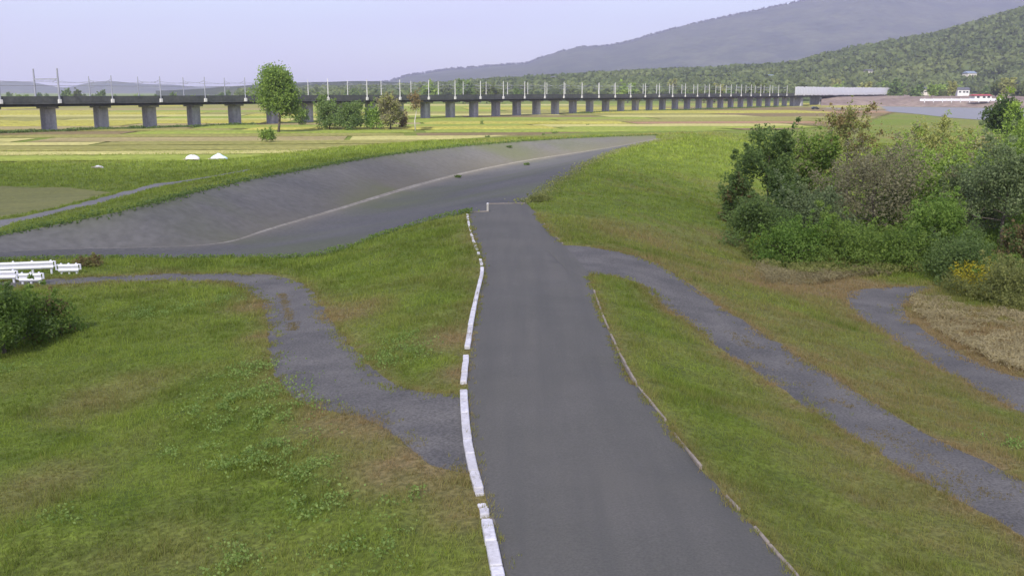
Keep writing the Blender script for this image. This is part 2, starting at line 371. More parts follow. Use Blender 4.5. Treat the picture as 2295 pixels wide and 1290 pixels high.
# ground level: radial basis through the plan lines and a few spot heights
ctrl = [dens(road_l, 4), dens(road_r, 4), dens(road_end, 3), dens(lp_u, 3), dens(lp_l, 3), dens(pa_u, 3), dens(pa_l, 3), dens(pb_l, 4), dens(pb_r, 4),
        smooth_line(rim, 2.5), smooth_line(ditch, 2.2), smooth_line(near, 2.5), smooth_line(near2, 3), dens(crest, 10), dens(fp_u, 6), dens(fp_l, 6), dens(tan_plot, 8)]
spots = [(0, 1290, -1.0), (400, 1290, -.7), (0, 1000, -1.4), (300, 900, -1.25), (450, 1050, -.7), (850, 1100, -.15), (0, 800, -1.9), (300, 720, -1.5), (-200, 1290, -1.2),
         (850, 680, -.55), (950, 600, -.3), (950, 780, -.2), (1500, 860, -.6), (1700, 1100, -.55), (1900, 1280, -.75), (2295, 1290, -1.1),
         (1500, 450, -.7), (1400, 480, -.3), (1600, 560, -1.9), (1650, 620, -1.9), (1800, 690, -1.9), (2100, 900, -1.8), (2295, 980, -1.8),
         (1640, 420, -1.7), (1640, 340, -.4), (1700, 590, -2.8), (1800, 620, -2.8), (2100, 600, -2.8), (2295, 600, -2.8), (2295, 750, -2.7), (2000, 500, -3), (1700, 480, -2.8), (2295, 450, -3), (1750, 380, -2.6), (1650, 310, 0),
         (2000, 380, -3), (2295, 380, -3), (700, 360, -1.2), (1000, 322, -1.3), (1300, 304, -1.3), (400, 400, -1.6), (300, 390, -2.3)]
ctrl.append(np.array([at(*s) for s in spots]))
fl = []
for px, py in [(p, q) for p in range(-600, 3000, 240) for q in (238, 262, 285)] + [(p, 320) for p in range(-600, 900, 200)] + [(p, 355) for p in range(-600, 500, 180)]:
    fl.append(at(px, py, -2.5))
for x in (-9000, -3000, -800, 0, 800, 3000, 9000):
    for y in (-9000, -900, 2500, 9000): fl.append((x, y, -2.5))
for x, y in ((-60, 20), (-60, -20), (-20, -30), (20, -30), (60, -20), (60, 20), (-6, 6), (8, 6)): fl.append((x, y, -1.6))
ctrl.append(np.array(fl))
C3 = np.vstack(ctrl)
_, ui = np.unique(np.round(C3[:, :2], 1), axis=0, return_index=True); C3 = C3[ui]
D = np.hypot(C3[:, 0][:, None] - C3[:, 0], C3[:, 1][:, None] - C3[:, 1])
A = np.block([[D, np.ones((len(C3), 1))], [np.ones((1, len(C3))), np.zeros((1, 1))]])
A[:len(C3), :len(C3)] += np.eye(len(C3)) * -.02
W = np.linalg.solve(A, np.r_[C3[:, 2], 0])
FIELD = np.array([at(*p, -2.5) for p in ((-1500, 376), (0, 364), (250, 362), (520, 364), (640, 352), (760, 340), (900, 324), (1000, 318), (1150, 308), (1300, 302), (1450, 298), (1600, 295), (1760, 292), (1850, 287), (1940, 274), (2000, 252), (1990, 241), (1900, 233), (-1500, 233))])
def gz(x, y):
    x = np.atleast_1d(np.asarray(x, float)); y = np.atleast_1d(np.asarray(y, float)); out = np.empty(len(x))
    for i in range(0, len(x), 4000):
        d = np.hypot(x[i:i+4000, None] - C3[:, 0], y[i:i+4000, None] - C3[:, 1]); out[i:i+4000] = d @ W[:-1] + W[-1]
    far = sstep(230, 300, y) ; far = np.where(np.abs(x) > 350, 1, far)
    out = out * (1 - far) + -2.5 * far
    inf = inside(FIELD, np.c_[x, y])
    return np.where(inf, np.minimum(out, -2.58), out)
def gpt(px, py, z0=-1.5):
    """The ground point that shows at a pixel."""
    z = z0
    for _ in range(25):
        p = at(px, py, z); z = .5 * z + .5 * gz(p[0], p[1])[0]
    return np.array([p[0], p[1], gz(p[0], p[1])[0]])

# ------------------------------------------------------------------ ground triangulation: every surface shares its edges with its neighbours
pts, edges = [], []
def add_loop(P, closed=True):
    n0 = len(pts); last = None
    for p in P: pts.append((float(p[0]), float(p[1])))
    n = len(pts) - n0
    edges.extend((n0 + i, n0 + (i + 1)) for i in range(n - 1))
    if closed: edges.append((n0 + n - 1, n0))
for P in (road_poly, lpath_poly, pa_poly, pb_poly, far_bank_poly, ditch_poly, fpath_poly, tan_s, near_slope_poly): add_loop(P)
r = 9.0
while r < 330:
    st = .016 * r if r < 150 else .03 * r
    half = .62 if r > 25 else .9
    n = int(2 * half * r / st)
    for i in range(n):
        a = -half + (i + rng.random() * .8) / n * 2 * half; q = r * (1 + (rng.random() - .5) * .012)
        pts.append((q * math.sin(a), q * math.cos(a)))
    r += st
for x in np.linspace(-420, 460, 23):
    for y in np.linspace(350, 900, 14): pts.append((x, y))
for x in (-9000, -2500, -700, -150, 0, 150, 700, 2500, 9000):
    for y in (-9000, -1500, -300, -60, 1200, 2500, 9000): pts.append((float(x), float(y)))
vo, eo, fo, _a, _b, _c = delaunay_2d_cdt([Vector(p) for p in pts], edges, [], 0, 1e-4, False)
V = np.array([(v[0], v[1]) for v in vo]); T = np.array([f for f in fo if len(f) == 3])
Z = gz(V[:, 0], V[:, 1])
cen = V[T].mean(axis=1)
region = np.zeros(len(T), int)
REG = [(1, far_bank_poly), (2, near_slope_poly), (3, ditch_poly), (4, tan_s), (5, fpath_poly), (6, pb_poly), (7, pa_poly), (8, lpath_poly), (9, road_poly)]
near_c = cen[:, 1] < 340
for k, poly in REG:
    m = np.zeros(len(T), bool); m[near_c] = inside(poly, cen[near_c]); region[m] = k
hard = np.zeros(len(V), bool)
for k in (1, 2, 3, 5, 6, 7, 8, 9): hard[T[region == k].ravel()] = True
dist_v = V[:, 1]
relief = (noise(V[:, 0], V[:, 1], 3.0, 41, 4) - .5) * .34 + (noise(V[:, 0], V[:, 1], .7, 43, 2) - .5) * .10
Z = Z + np.where(hard | (V[:, 1] > 300) | (V[:, 1] < 5), 0, relief)
gm = np.isin(region, (6, 7, 8)); soft = np.zeros(len(V), bool); soft[T[gm].ravel()] = True
notg = np.zeros(len(V), bool); notg[T[~gm].ravel()] = True
Z = Z + np.where(soft & ~notg, (noise(V[:, 0], V[:, 1], .5, 45, 3) - .5) * .05, 0)

# how dry the grass is (its own colour): near the tracks, on the right-hand banks and in some patches
edge_pts = np.vstack([road_l_s, road_r_s, lp_u_s, lp_l_s, pa_u_s, pa_l_s, pb_l_s, pb_r_s])[::2, :2]
blobs = [(1750, 640, 3.2, .85), (1850, 625, 2.5, .9), (1900, 640, 2.0, .9), (2150, 720, 2.5, .9), (2240, 770, 2.5, .9), (2295, 800, 3, .9), (760, 700, 1.5, .7), (820, 690, 1.2, .5), (1380, 520, 2.5, .5), (1450, 545, 2.5, .4),
         (1015, 760, 1.0, .75), (1025, 840, .8, .75), (800, 970, 1.2, .62), (900, 1040, 1.0, .62), (990, 1080, .8, .55), (720, 940, 1.0, .6), (560, 690, .9, .75), (575, 760, .7, .6), (1020, 1150, .7, .6), (850, 1060, .9, .5),
         (200, 905, 1.6, .42), (280, 870, 1.4, .38), (100, 1080, 1.3, .36), (60, 1120, 1.2, .36), (400, 1200, 1.4, .25), (1500, 530, 2.5, .4), (1630, 420, 3, .35),
         (1860, 790, 2.2, .3), (2050, 880, 2.0, .45), (2200, 980, 2.0, .5), (1640, 540, 2.5, .45), (1650, 470, 3, .4)]
blobs = [(gpt(a, b), c, d) for a, b, c, d in blobs]
def dryness(x, y):
    out = np.zeros(len(x)); de = np.full(len(x), 99.0)
    for i in range(0, len(x), 4000):
        s = slice(i, i + 4000)
        de[s] = np.hypot(x[s, None] - edge_pts[:, 0], y[s, None] - edge_pts[:, 1]).min(axis=1)
    right = sstep(1.0, 4.0, x - np.interp(y, road_r_s[::-1, 1], road_r_s[::-1, 0]))
    streak = noise(x * .6 + y * .8, (y * .6 - x * .8) * .22, 1.1, 51, 4)
    n = noise(x, y, 2.3, 53, 4)
    out = .03 + .33 * right * (1 - sstep(40, 75, y)) + (n - .5) * .5 + (streak - .5) * (.9 * right + .15)
    out += .50 * np.exp(-de / .35) + .18 * np.exp(-de / 1.1)
    for c, r, v in blobs:
        k = np.exp(-((x - c[0])**2 + ((y - c[1]) * .75)**2) / (r * r)); out = out * (1 - .5 * k) + v * k
    out = np.where(y > 100, out * .35 + np.clip(noise(x, y, 16, 58, 4) - .47, 0, 1) * 2.2 * sstep(120, 190, y), out)
    out = out * (.62 + .76 * noise(x, y, .55, 59, 3))
    return np.clip(out, 0, 1), de
dry_v, _ = dryness(V[:, 0], V[:, 1])

dl = np.full(len(V), 99.0); dr_ = np.full(len(V), 99.0); en = np.full(len(V), 99.0)
for i in range(0, len(V), 4000):
    q = slice(i, i + 4000)
    for arr, ref in ((dl, ditch_s), (dr_, rim_s), (en, np.vstack([near_s, near2_s]))): arr[q] = np.hypot(V[q, None, 0] - ref[:, 0], V[q, None, 1] - ref[:, 1]).min(axis=1)
lead = sstep(-26, -12, V[:, 0])
dirt_v = np.clip((np.exp(-dl / 4.5) * .8 * lead + .07) * (.35 + noise(V[:, 0], V[:, 1], 9, 91, 4) * 1.2) - .08, 0, .7)
nsv = np.zeros(len(V), bool); nsv[T[region == 2].ravel()] = True; nsv[T[region == 1].ravel()] = False
dirt_v = np.where(nsv, np.clip(np.exp(-dl / .7) * .6 * lead, 0, .6), dirt_v)
moss_v = np.clip((noise(V[:, 0], V[:, 1], 11, 93, 4) - .52) * 2.2 * (V[:, 1] < 170), 0, .6) + np.clip(np.exp(-np.minimum(dr_, en) / 1.0) - .15, 0, .7) * noise(V[:, 0], V[:, 1], 2, 95, 3)
def region_obj(name, keys, mat, kind='structure', smooth=True):
    m = np.isin(region, keys); t = T[m]; u, inv = np.unique(t, return_inverse=True)
    me = np_mesh(name, np.c_[V[u], Z[u]], inv.reshape(-1, 3), mat, {'dry': dry_v[u], 'dirt': dirt_v[u], 'moss': moss_v[u]}, smooth)
    o = link(name, me); tag(o, kind=kind); return o
region_obj('grass_ground', [0], M['ground']); region_obj('road', [9], M['asphalt'])
region_obj('gravel_track', [8], M['gravel']); region_obj('gravel_track', [7], M['gravel']); region_obj('gravel_track', [6], M['gravel'])
region_obj('channel_far_bank', [1], M['paving_far']); region_obj('channel_near_slope', [2], M['paving']); region_obj('channel_ditch', [3], M['earth'])
region_obj('field_path', [5], M['field_path'])
M['tan'] = two_tone('mown_stubble', (.135, .145, .038), (.20, .20, .058), .25, .3, .7, .95, .5, .05, (2.5, .2), stretch=(.3, 1, 1))
region_obj('mown_plot', [4], M['tan'])

# ------------------------------------------------------------------ paddy fields
PAL = {
 'gold': ((.25, .24, .048), (.34, .32, .075)), 'green': ((.165, .21, .036), (.24, .28, .055)), 'brown': ((.150, .118, .058), (.21, .165, .085)),
 'tan': ((.22, .185, .085), (.29, .25, .120)), 'olive': ((.18, .18, .052), (.245, .235, .075)), 'pale': ((.31, .295, .105), (.41, .385, .15)), 'salmon': ((.24, .155, .088), (.30, .195, .115))}
for k, (a, b) in PAL.items():
    M['f_' + k] = two_tone('paddy_' + k, a, b, .14, .3, .7, .95, .5, .15, (.9, .28), stretch=(.22, 1.6, 1), rot=R(-7), spec=.1)
field_poly = np.array([at(*p, -2.5) for p in ((-1500, 374), (0, 362), (250, 360), (520, 362), (640, 350), (760, 338), (900, 322), (1000, 316), (1150, 306), (1300, 300), (1450, 296), (1600, 293), (1760, 290), (1850, 285), (1940, 272), (2000, 252), (1990, 241), (1900, 233), (-1500, 233))])
ang = R(7); ca, sa = math.cos(ang), math.sin(ang)
rows = [(118, 15), (134, 15), (150, 16), (166, 12), (178, 18), (196, 14), (210, 20), (230, 16), (246, 20), (266, 16), (282, 24), (306, 22), (328, 30), (358, 26), (384, 34), (418, 34), (452, 46), (498, 50), (548, 70), (618, 80), (698, 90)]
seq_near = ['gold', 'green', 'pale', 'green', 'olive']
for ri, (v0, dv) in enumerate(rows):
    u = -330 + random.uniform(0, 40)
    while u < 460:
        du = random.uniform(55, 120) * (1 if v0 < 420 else 1.5)
        g = 1.2 if random.random() < .6 else 3.0
        c = [(u, v0), (u + du - g, v0), (u + du - g, v0 + dv - g), (u, v0 + dv - g)]
        P = np.array([(a * ca - b * sa, a * sa + b * ca) for a, b in c])
        if (np.abs(P[:, 0]) < .62 * P[:, 1] + 20).any() and inside(field_poly, np.vstack([P, P.mean(axis=0)])).any():
            cx, cy = P.mean(axis=0); via = (cx - -118) * -.804 + (cy - 250) * .594      # which side of the viaduct
            if via > 8: k = random.choices(['green', 'gold', 'olive', 'pale', 'tan'], [5, 3.5, 4, 1.2, 1])[0]
            elif cy < 205: k = random.choices(['green', 'gold', 'pale', 'olive'], [5, 2, 1.5, 3])[0]
            elif cx > 60: k = random.choices(['brown', 'tan', 'salmon', 'gold', 'pale', 'olive'], [4, 3, 2.2, 1, .7, 1])[0]
            else: k = random.choices(['brown', 'tan', 'olive', 'gold', 'pale', 'green'], [4, 2.5, 4, 1, .6, 2])[0]
            h = {'gold': .5, 'green': .25, 'pale': .12, 'olive': .2}.get(k, .06)
            nx, ny = max(3, int(du / 3.5)), max(3, int(dv / 2.5)); S, Tt = np.meshgrid(np.linspace(0, 1, nx + 1), np.linspace(0, 1, ny + 1))
            S, Tt = S.ravel()[:, None], Tt.ravel()[:, None]; q = P[0]*(1-S)*(1-Tt) + P[1]*S*(1-Tt) + P[2]*S*Tt + P[3]*(1-S)*Tt
            fc = np.array([(a, a + 1, a + nx + 2, a + nx + 1) for a in (j * (nx + 1) + i for j in range(ny) for i in range(nx))])
            ok = inside(field_poly, q[fc].mean(axis=1)); fc = fc[ok]
            if len(fc):
                cnt = np.bincount(fc.ravel(), minlength=len(q)); full = cnt == 4
                zz = -2.48 + np.where(full, h * (.6 + .8 * noise(q[:, 0], q[:, 1], 5, 61)), 0)
                tag(link('paddy_field', np_mesh('paddy_field', np.c_[q, zz], fc, M['f_' + k])), kind='structure')
        u += du

# ------------------------------------------------------------------ river and its far bank
wm, ns, ln, p = new_mat('river_water')
p.inputs['Base Color'].default_value = (.17, .17, .18, 1); p.inputs['Roughness'].default_value = .5; p.inputs['Specular IOR Level'].default_value = .3
bump(ns, ln, p, pos_noise(ns, ln, .35, 4), .25, .2)
rv = [at(x, y, -2.44) for x, y in ((1840, 246), (1900, 246.5), (1990, 250), (2060, 256), (2130, 264), (2190, 268), (2420, 274), (2600, 250), (2295, 243), (2100, 240.5), (1950, 238.5), (1860, 239))]
tag(link('river', np_mesh('river', rv, [list(range(len(rv)))], wm)), kind='structure')
co, fc = [], []
xs = np.linspace(1840, 2700, 60)
for i, x in enumerate(xs):
    base = np.interp(x, [1840, 1950, 2100, 2295, 2700], [238.5, 238, 240, 242.5, 247]); q = at(x, base, -2.45)
    for k, (bk, up) in enumerate(((0, 0), (8, 1.6), (22, 3.2), (60, 6.2), (420, 7.0))):
        u = up + (noise([i * 3.], [k * 5.], 4, 71)[0] - .5) * 1.2 * (0 < k < 4); co.append((q[0] * (1 + bk/q[1]), q[1] + bk, -2.5 + u))
    if i: fc += [((i-1)*5+k, i*5+k, i*5+k+1, (i-1)*5+k+1) for k in range(4)]
tag(link('river_bank', np_mesh('river_bank', co, fc, M['bank'], None, True)), kind='structure')

# ------------------------------------------------------------------ hills
def ridge_terrain(name, ridge, dist, front, back, mat, x0, x1, nx, ny, rough, seed):
    rx, ry = zip(*ridge); co = []; fc = []
    for j in range(ny + 1):
        t = j / ny; d = front + (back - front) * t
        for i in range(nx + 1):
            px = x0 + (x1 - x0) * i / nx; top = hgt(np.interp(px, rx, ry), dist) + (-4.0 if dist < 2000 else -6.0 if dist == 6200 else 3.0)
            k = float(sstep(front, dist, d)) if d < dist else 1 - .8 * float(sstep(dist, back, d))
            k = k ** .8 if d < dist else k
            X, Y = azi(px, d)
            n = (noise([X], [Y], rough * 9, seed, 5)[0] - .5) * rough * k
            co.append((X, Y, -3 + (top + 3) * k + n * (1 if d < dist * .97 or d > dist * 1.03 else .45)))
    for j in range(ny):
        for i in range(nx):
            a = j * (nx + 1) + i; fc.append((a, a + 1, a + nx + 2, a + nx + 1))
    o = link(name, np_mesh(name, co, fc, mat, None, True)); tag(o, kind='structure')
    C = np.array(co).reshape(ny + 1, nx + 1, 3)
    return C
hill_ridge = [(560, 207), (700, 203), (900, 199), (1000, 192), (1100, 185), (1250, 177), (1400, 168), (1550, 162), (1680, 156), (1750, 150), (1800, 138), (1850, 126), (1960, 104), (2060, 87), (2150, 62), (2230, 38), (2295, 14), (2450, -50), (2700, -130)]
hillC = ridge_terrain('hillside', hill_ridge, 1750, 1000, 2300, M['hill_floor'], 560, 2700, 150, 60, 7, 81)
mount_ridge = [(500, 206), (640, 196), (800, 191), (880, 186), (920, 172), (1000, 160), (1100, 151), (1185, 144), (1200, 136), (1290, 112), (1350, 110), (1400, 100), (1480, 78), (1530, 66), (1650, 42), (1750, 22), (1850, 2), (1920, -8), (1965, -3), (2005, 7), (2040, 8), (2080, 12), (2200, 14), (2700, 30)]
mountC = ridge_terrain('mountain', mount_ridge, 6200, 4000, 7600, M['forest_far'], 480, 2700, 170, 50, 40, 83)
ridge_terrain('far_ridge', [(1700, 60), (1950, 28), (2010, 10), (2040, 5), (2120, -4), (2295, -14), (2700, -60)], 8000, 6800, 8800, M['forest_far'], 1700, 2700, 60, 24, 26, 85)
ridge_terrain('low_hills', [(-500, 196), (-200, 190), (0, 186), (70, 184), (110, 186), (175, 198), (200, 196), (240, 187), (290, 184), (345, 190), (420, 192), (470, 197), (530, 196), (620, 192), (700, 189), (760, 186), (830, 186), (900, 190), (1000, 196), (1200, 206)],
              6500, 5600, 7600, M['forest_far'], -500, 1200, 130, 24, 9, 87)
ridge_terrain('wooded_rise', [(380, 207), (480, 203), (520, 198), (560, 196), (640, 191), (700, 189), (780, 187), (860, 186), (930, 190), (1000, 198), (1060, 206)], 2500, 2100, 2900, M['forest_far'], 380, 1060, 90, 20, 9, 89)

# ------------------------------------------------------------------ plants
def leaf_quads(cen, size, up_bias=.3, aspect=.62):
    """Bent diamond leaves about given centres: 4 points, 2 triangles each."""
    n = len(cen)
    d = rng.normal(size=(n, 3)); d[:, 2] += up_bias * rng.choice([-1, 1], n) * 0; d /= np.linalg.norm(d, axis=1)[:, None]
    e = rng.normal(size=(n, 3)); e -= d * (e * d).sum(1)[:, None]; e /= np.linalg.norm(e, axis=1)[:, None]
    nn = np.cross(d, e); s = (size * (.6 + .8 * rng.random(n)))[:, None]
    a = cen - d * s * .5; b = cen + e * s * .5 * aspect + nn * s * .12; c = cen + d * s * .5; f = cen - e * s * .5 * aspect + nn * s * .12
    co = np.stack([a, b, c, f], 1).reshape(-1, 3); q = np.arange(n) * 4
    fc = np.concatenate([np.c_[q, q+1, q+2], np.c_[q, q+2, q+3]])
    return co, fc
def make_limbs(h, spread, nl, seed, trunk_r, low=.25, lean=0.0, fork=3):
    """Trunk and limbs; returns tubes and the tip points."""
    rs = random.Random(seed); mb = MB(); tips = []
    top = Vector((lean * h, rs.uniform(-.1, .1) * h, h * .8))
    path = [Vector((0, 0, -.15)), top * .33 + Vector((rs.uniform(-.04, .04) * h, 0, 0)), top * .66 + Vector((rs.uniform(-.05, .05) * h, 0, 0)), top]
    mb.tube(path, [trunk_r, trunk_r * .75, trunk_r * .5, trunk_r * .15], 7)
    tips.append(top)
    for i in range(nl):
        t = low + (1 - low) * (i + rs.random()) / nl; k = t * 3; j = min(2, int(k)); b = path[j].lerp(path[j+1], k - j)
        az = i * 2.4 + rs.uniform(-.5, .5); ln_ = spread * (1.0 - .55 * t) * rs.uniform(.7, 1.15)
        e = b + Vector((math.cos(az) * ln_, math.sin(az) * ln_, h * rs.uniform(.10, .26)))
        mid = b.lerp(e, .5) + Vector((0, 0, -.04 * h)); r0 = trunk_r * .5 * (1 - .6 * t)
        mb.tube([b, mid, e], [r0, r0 * .65, r0 * .2], 5); tips.append(e); tips.append(mid.lerp(e, .4))
        for q in range(fork):
            s = b.lerp(e, rs.uniform(.35, .85)); w = s + Vector((rs.uniform(-1, 1), rs.uniform(-1, 1), rs.uniform(.1, 1))) * ln_ * .42
            mb.tube([s, w], [r0 * .4, r0 * .1], 4); tips.append(w)
    return mb, tips
def foliage_mesh(name, tips, clump_r, nleaf, size, mat, seed, flat=.8, tint_mid=.5, hole=.0, zmin=.1, shoots=1):
    r2 = np.random.default_rng(seed); tp = np.array([tuple(t) for t in tips])
    keep = r2.random(len(tp)) > hole; tp = tp[keep] if keep.any() else tp
    w = .5 + r2.random(len(tp)); cr = clump_r * (.65 + .7 * r2.random(len(tp))); ct = np.clip(tint_mid + r2.normal(0, .22, len(tp)), 0, 1)
    hi = tp[tp[:, 2] > np.quantile(tp[:, 2], .45)]; ns = max(4, len(hi) // 2); sb = hi[r2.integers(0, len(hi), ns)] + r2.normal(0, .35, (ns, 3)) * clump_r; top = tp[:, 2].max(); out_ = sb * np.array([1, 1, 0]); out_ /= np.linalg.norm(out_, axis=1)[:, None] + 1e-6
    for q in (.4, .75, 1.1) if shoots else ():
        ln_ = clump_r * q * (.6 + r2.random(ns))[:, None]; tp = np.vstack([tp, sb + np.array([0, 0, .8]) * ln_ + out_ * ln_ * .45]); w = np.r_[w, np.full(ns, .22)]; cr = np.r_[cr, clump_r * (.42 - .16 * q) * np.ones(ns)]; ct = np.r_[ct, np.clip(tint_mid + .15 + r2.normal(0, .2, ns), 0, 1)]
    idx = r2.choice(len(tp), nleaf, p=w / w.sum())
    d = r2.normal(size=(nleaf, 3)); d /= np.linalg.norm(d, axis=1)[:, None]; rad = r2.random(nleaf) ** .45
    c = tp[idx] + d * (rad * cr[idx])[:, None] * np.array([1, 1, flat]); c[:, 2] = np.maximum(c[:, 2], zmin + r2.random(nleaf) * .15)
    co, fc = leaf_quads(c, size)
    tint = np.clip(ct[idx] + r2.normal(0, .2, nleaf), 0, 1)
    return np_mesh(name, co, fc, mat, {'tint': np.repeat(tint, 4), 'dry': np.zeros(nleaf * 4)})
def plant(name, label, cat, loc, h, w, leaf, nleaf=6000, size=.16, seed=1, nl=9, trunk_r=.1, low=.2, clump=.2, hole=0, bark='bark', group=None, lean=0, flat=.85, tint=.5, rz=None, extra=None, fork=3, shoots=1):
    t = empty(name, loc, random.uniform(0, 6.28) if rz is None else rz); tag(t, label, cat, group)
    mb, tips = make_limbs(h, w / 2, nl, seed, trunk_r, low, lean, fork)
    mb.build('trunk', M[bark], t, smooth=True)
    link('crown', foliage_mesh('crown', tips, clump * max(h, w), nleaf, size, M[leaf], seed, flat, tint, hole, .1, shoots), t)
    if extra: link('dry_foliage', foliage_mesh('dry_foliage', tips, clump * max(h, w) * .9, int(nleaf * extra[1]), size, M[extra[0]], seed + 77, flat, .5, .5, .1, shoots), t)
    return t
def plant_px(name, label, cat, px, dist, top, wpx, leaf, **k):
    X, Y = azi(px, dist); z = float(gz(X, Y)[0]); H = hgt(top, dist) - z; w = wpx * dist / F; cl = k.get('clump', .2)
    h = H / (.94 + cl * 1.0) if H > w else (H - cl * .6 * w) / .94
    return plant(name, label, cat, (X, Y, z), max(h, H * .6), w, leaf, **k)
# the thicket right of the levee: every bush and tree is its own thing
G = 'trees and shrubs of the thicket below the levee'
P_ = plant_px
P_('tree', 'dark leafy tree at the end of the thicket nearest the grassy levee', 'tree', 1712, 74, 285, 200, 'leaf_dark', nleaf=9000, size=.22, seed=11, nl=12, clump=.13, low=.1, group=G)
P_('shrub', 'low rust tinged shrub at the foot of the grassy levee', 'shrub', 1648, 70, 392, 90, 'leaf_dark', nleaf=5000, size=.18, seed=12, nl=9, clump=.2, low=.05, group=G, extra=('leaf_rust', .5))
P_('tree', 'tall thin reddish tree with bare twigs rising above the thicket', 'tree', 1888, 84, 240, 230, 'leaf_olive', nleaf=3200, size=.19, seed=13, nl=18, clump=.065, low=.35, trunk_r=.14, hole=.1, group=G, extra=('leaf_rust', .9), fork=6, tint=.3)
P_('tree', 'slender pale green sapling standing above the thicket', 'tree', 2072, 92, 268, 130, 'leaf_olive', nleaf=3800, size=.2, seed=14, nl=12, clump=.09, low=.3, trunk_r=.08, group=G)
P_('shrub', 'greyish brown half bare shrub with dark forked branches in mid thicket', 'shrub', 1940, 69, 335, 320, 'leaf_brown', nleaf=11000, size=.17, seed=15, nl=14, clump=.13, low=.12, trunk_r=.16, hole=.12, group=G, fork=4)
P_('tree', 'bushy green tree between the dark tree and the brown shrub', 'tree', 1800, 78, 305, 200, 'leaf_green', nleaf=9000, size=.22, seed=16, nl=12, clump=.13, low=.1, group=G, extra=('leaf_brown', .2))
P_('shrub', 'blue green shrub in front of the bushy green tree', 'shrub', 1810, 66, 420, 210, 'leaf_blue', nleaf=8000, size=.17, seed=17, nl=10, clump=.16, low=.08, group=G)
P_('shrub', 'broad light green shrub behind the bright leafy bush', 'shrub', 2105, 76, 330, 280, 'leaf_green', nleaf=10000, size=.2, seed=18, nl=12, clump=.15, low=.1, tint=.75, group=G)
P_('tree', 'large grey green willow with pale trunk at the right of the thicket', 'tree', 2235, 63, 325, 270, 'leaf_blue', nleaf=13000, size=.17, seed=19, nl=14, clump=.13, low=.4, trunk_r=.13, group=G, tint=.55)
P_('tree', 'tall green tree behind the grey green willow', 'tree', 2275, 80, 262, 290, 'leaf_green', nleaf=12000, size=.21, seed=20, nl=14, clump=.15, low=.15, group=G)
P_('shrub', 'bright yellow green bush left of the willow', 'shrub', 2090, 61, 430, 180, 'leaf_bright', nleaf=9000, size=.16, seed=21, nl=10, clump=.17, low=.06, group=G)
P_('shrub', 'brownish shrub behind the broad light green shrub', 'shrub', 2140, 96, 296, 210, 'leaf_brown', nleaf=5500, size=.22, seed=22, nl=11, clump=.15, low=.1, group=G, extra=('leaf_olive', .8))
P_('shrub', 'green shrub behind the half bare brown shrub', 'shrub', 2000, 84, 328, 230, 'leaf_green', nleaf=7000, size=.2, seed=23, nl=10, clump=.16, low=.1, group=G, extra=('leaf_rust', .15))
P_('shrub', 'dark rounded bush below the dark leafy tree', 'shrub', 1700, 63, 440, 170, 'leaf_dark', nleaf=8000, size=.16, seed=24, nl=10, clump=.17, low=.05, group=G, tint=.6)
P_('shrub', 'leafy green bush at the front of the thicket under the brown shrub', 'shrub', 1900, 60, 495, 230, 'leaf_green', nleaf=9000, size=.15, seed=25, nl=10, clump=.16, low=.05, group=G)
P_('shrub', 'spreading green bush at the front edge beside the dry grass', 'shrub', 1770, 59, 500, 190, 'leaf_bright', nleaf=8000, size=.15, seed=26, nl=10, clump=.16, low=.05, group=G, tint=.2)
P_('shrub', 'dark green bush at the bend of the gravel track', 'shrub', 2150, 54, 530, 210, 'leaf_dark', nleaf=9000, size=.14, seed=27, nl=10, clump=.17, low=.05, group=G, tint=.7)
P_('shrub', 'green bush in front of the bright yellow green bush', 'shrub', 2020, 58, 515, 180, 'leaf_green', nleaf=8000, size=.15, seed=28, nl=10, clump=.17, low=.05, group=G, tint=.35)
P_('shrub', 'rust brown bush under the right side of the willow', 'shrub', 2290, 57, 495, 130, 'leaf_rust', nleaf=6000, size=.15, seed=29, nl=10, clump=.17, low=.05, group=G, extra=('leaf_dark', .6))
P_('shrub', 'weedy green bush behind the yellow goldenrod', 'shrub', 2270, 48, 585, 190, 'leaf_olive', nleaf=7000, size=.12, seed=30, nl=10, clump=.17, low=.04, group=G, tint=.25)
P_('tree', 'rounded dark tree alone by the river far right', 'tree', 2222, 186, 219, 96, 'leaf_deep', nleaf=9000, size=.42, seed=31, nl=12, clump=.2, low=.3, trunk_r=.3, lean=.06, tint=.45, shoots=0)
P_('shrub', 'pale green bush just right of the lone riverside tree', 'shrub', 2278, 180, 262, 50, 'leaf_bright', nleaf=3000, size=.42, seed=32, nl=10, clump=.22, low=.1)
P_('shrub', 'mid green shrub between the brown shrub and the light green one', 'shrub', 2025, 71, 392, 190, 'leaf_green', nleaf=9000, size=.18, seed=61, nl=11, clump=.15, low=.1, tint=.45, group=G)
P_('shrub', 'grey green shrub with bare twigs left of the willow', 'shrub', 2165, 68, 372, 190, 'leaf_blue', nleaf=8000, size=.18, seed=62, nl=12, clump=.14, low=.15, tint=.35, group=G, extra=('leaf_brown', .4))
P_('shrub', 'olive shrub with fading leaves at the back of the thicket', 'shrub', 2060, 99, 305, 200, 'leaf_olive', nleaf=6000, size=.22, seed=63, nl=11, clump=.16, low=.1, tint=.4, group=G)
P_('shrub', 'green shrub behind the tall tree at the right frame edge', 'shrub', 2200, 100, 296, 220, 'leaf_green', nleaf=7000, size=.23, seed=64, nl=11, clump=.16, low=.1, tint=.6, group=G)
P_('tree', 'leafy green tree cut by the right frame edge behind the rust brown bush', 'tree', 2345, 68, 300, 250, 'leaf_green', nleaf=9000, size=.19, seed=66, nl=12, clump=.16, low=.12, tint=.5, group=G)
P_('shrub', 'small dark shrub between the rust tinged one and the blue green one', 'shrub', 1752, 68, 395, 130, 'leaf_dark', nleaf=6000, size=.18, seed=65, nl=10, clump=.17, low=.08, tint=.3, group=G)
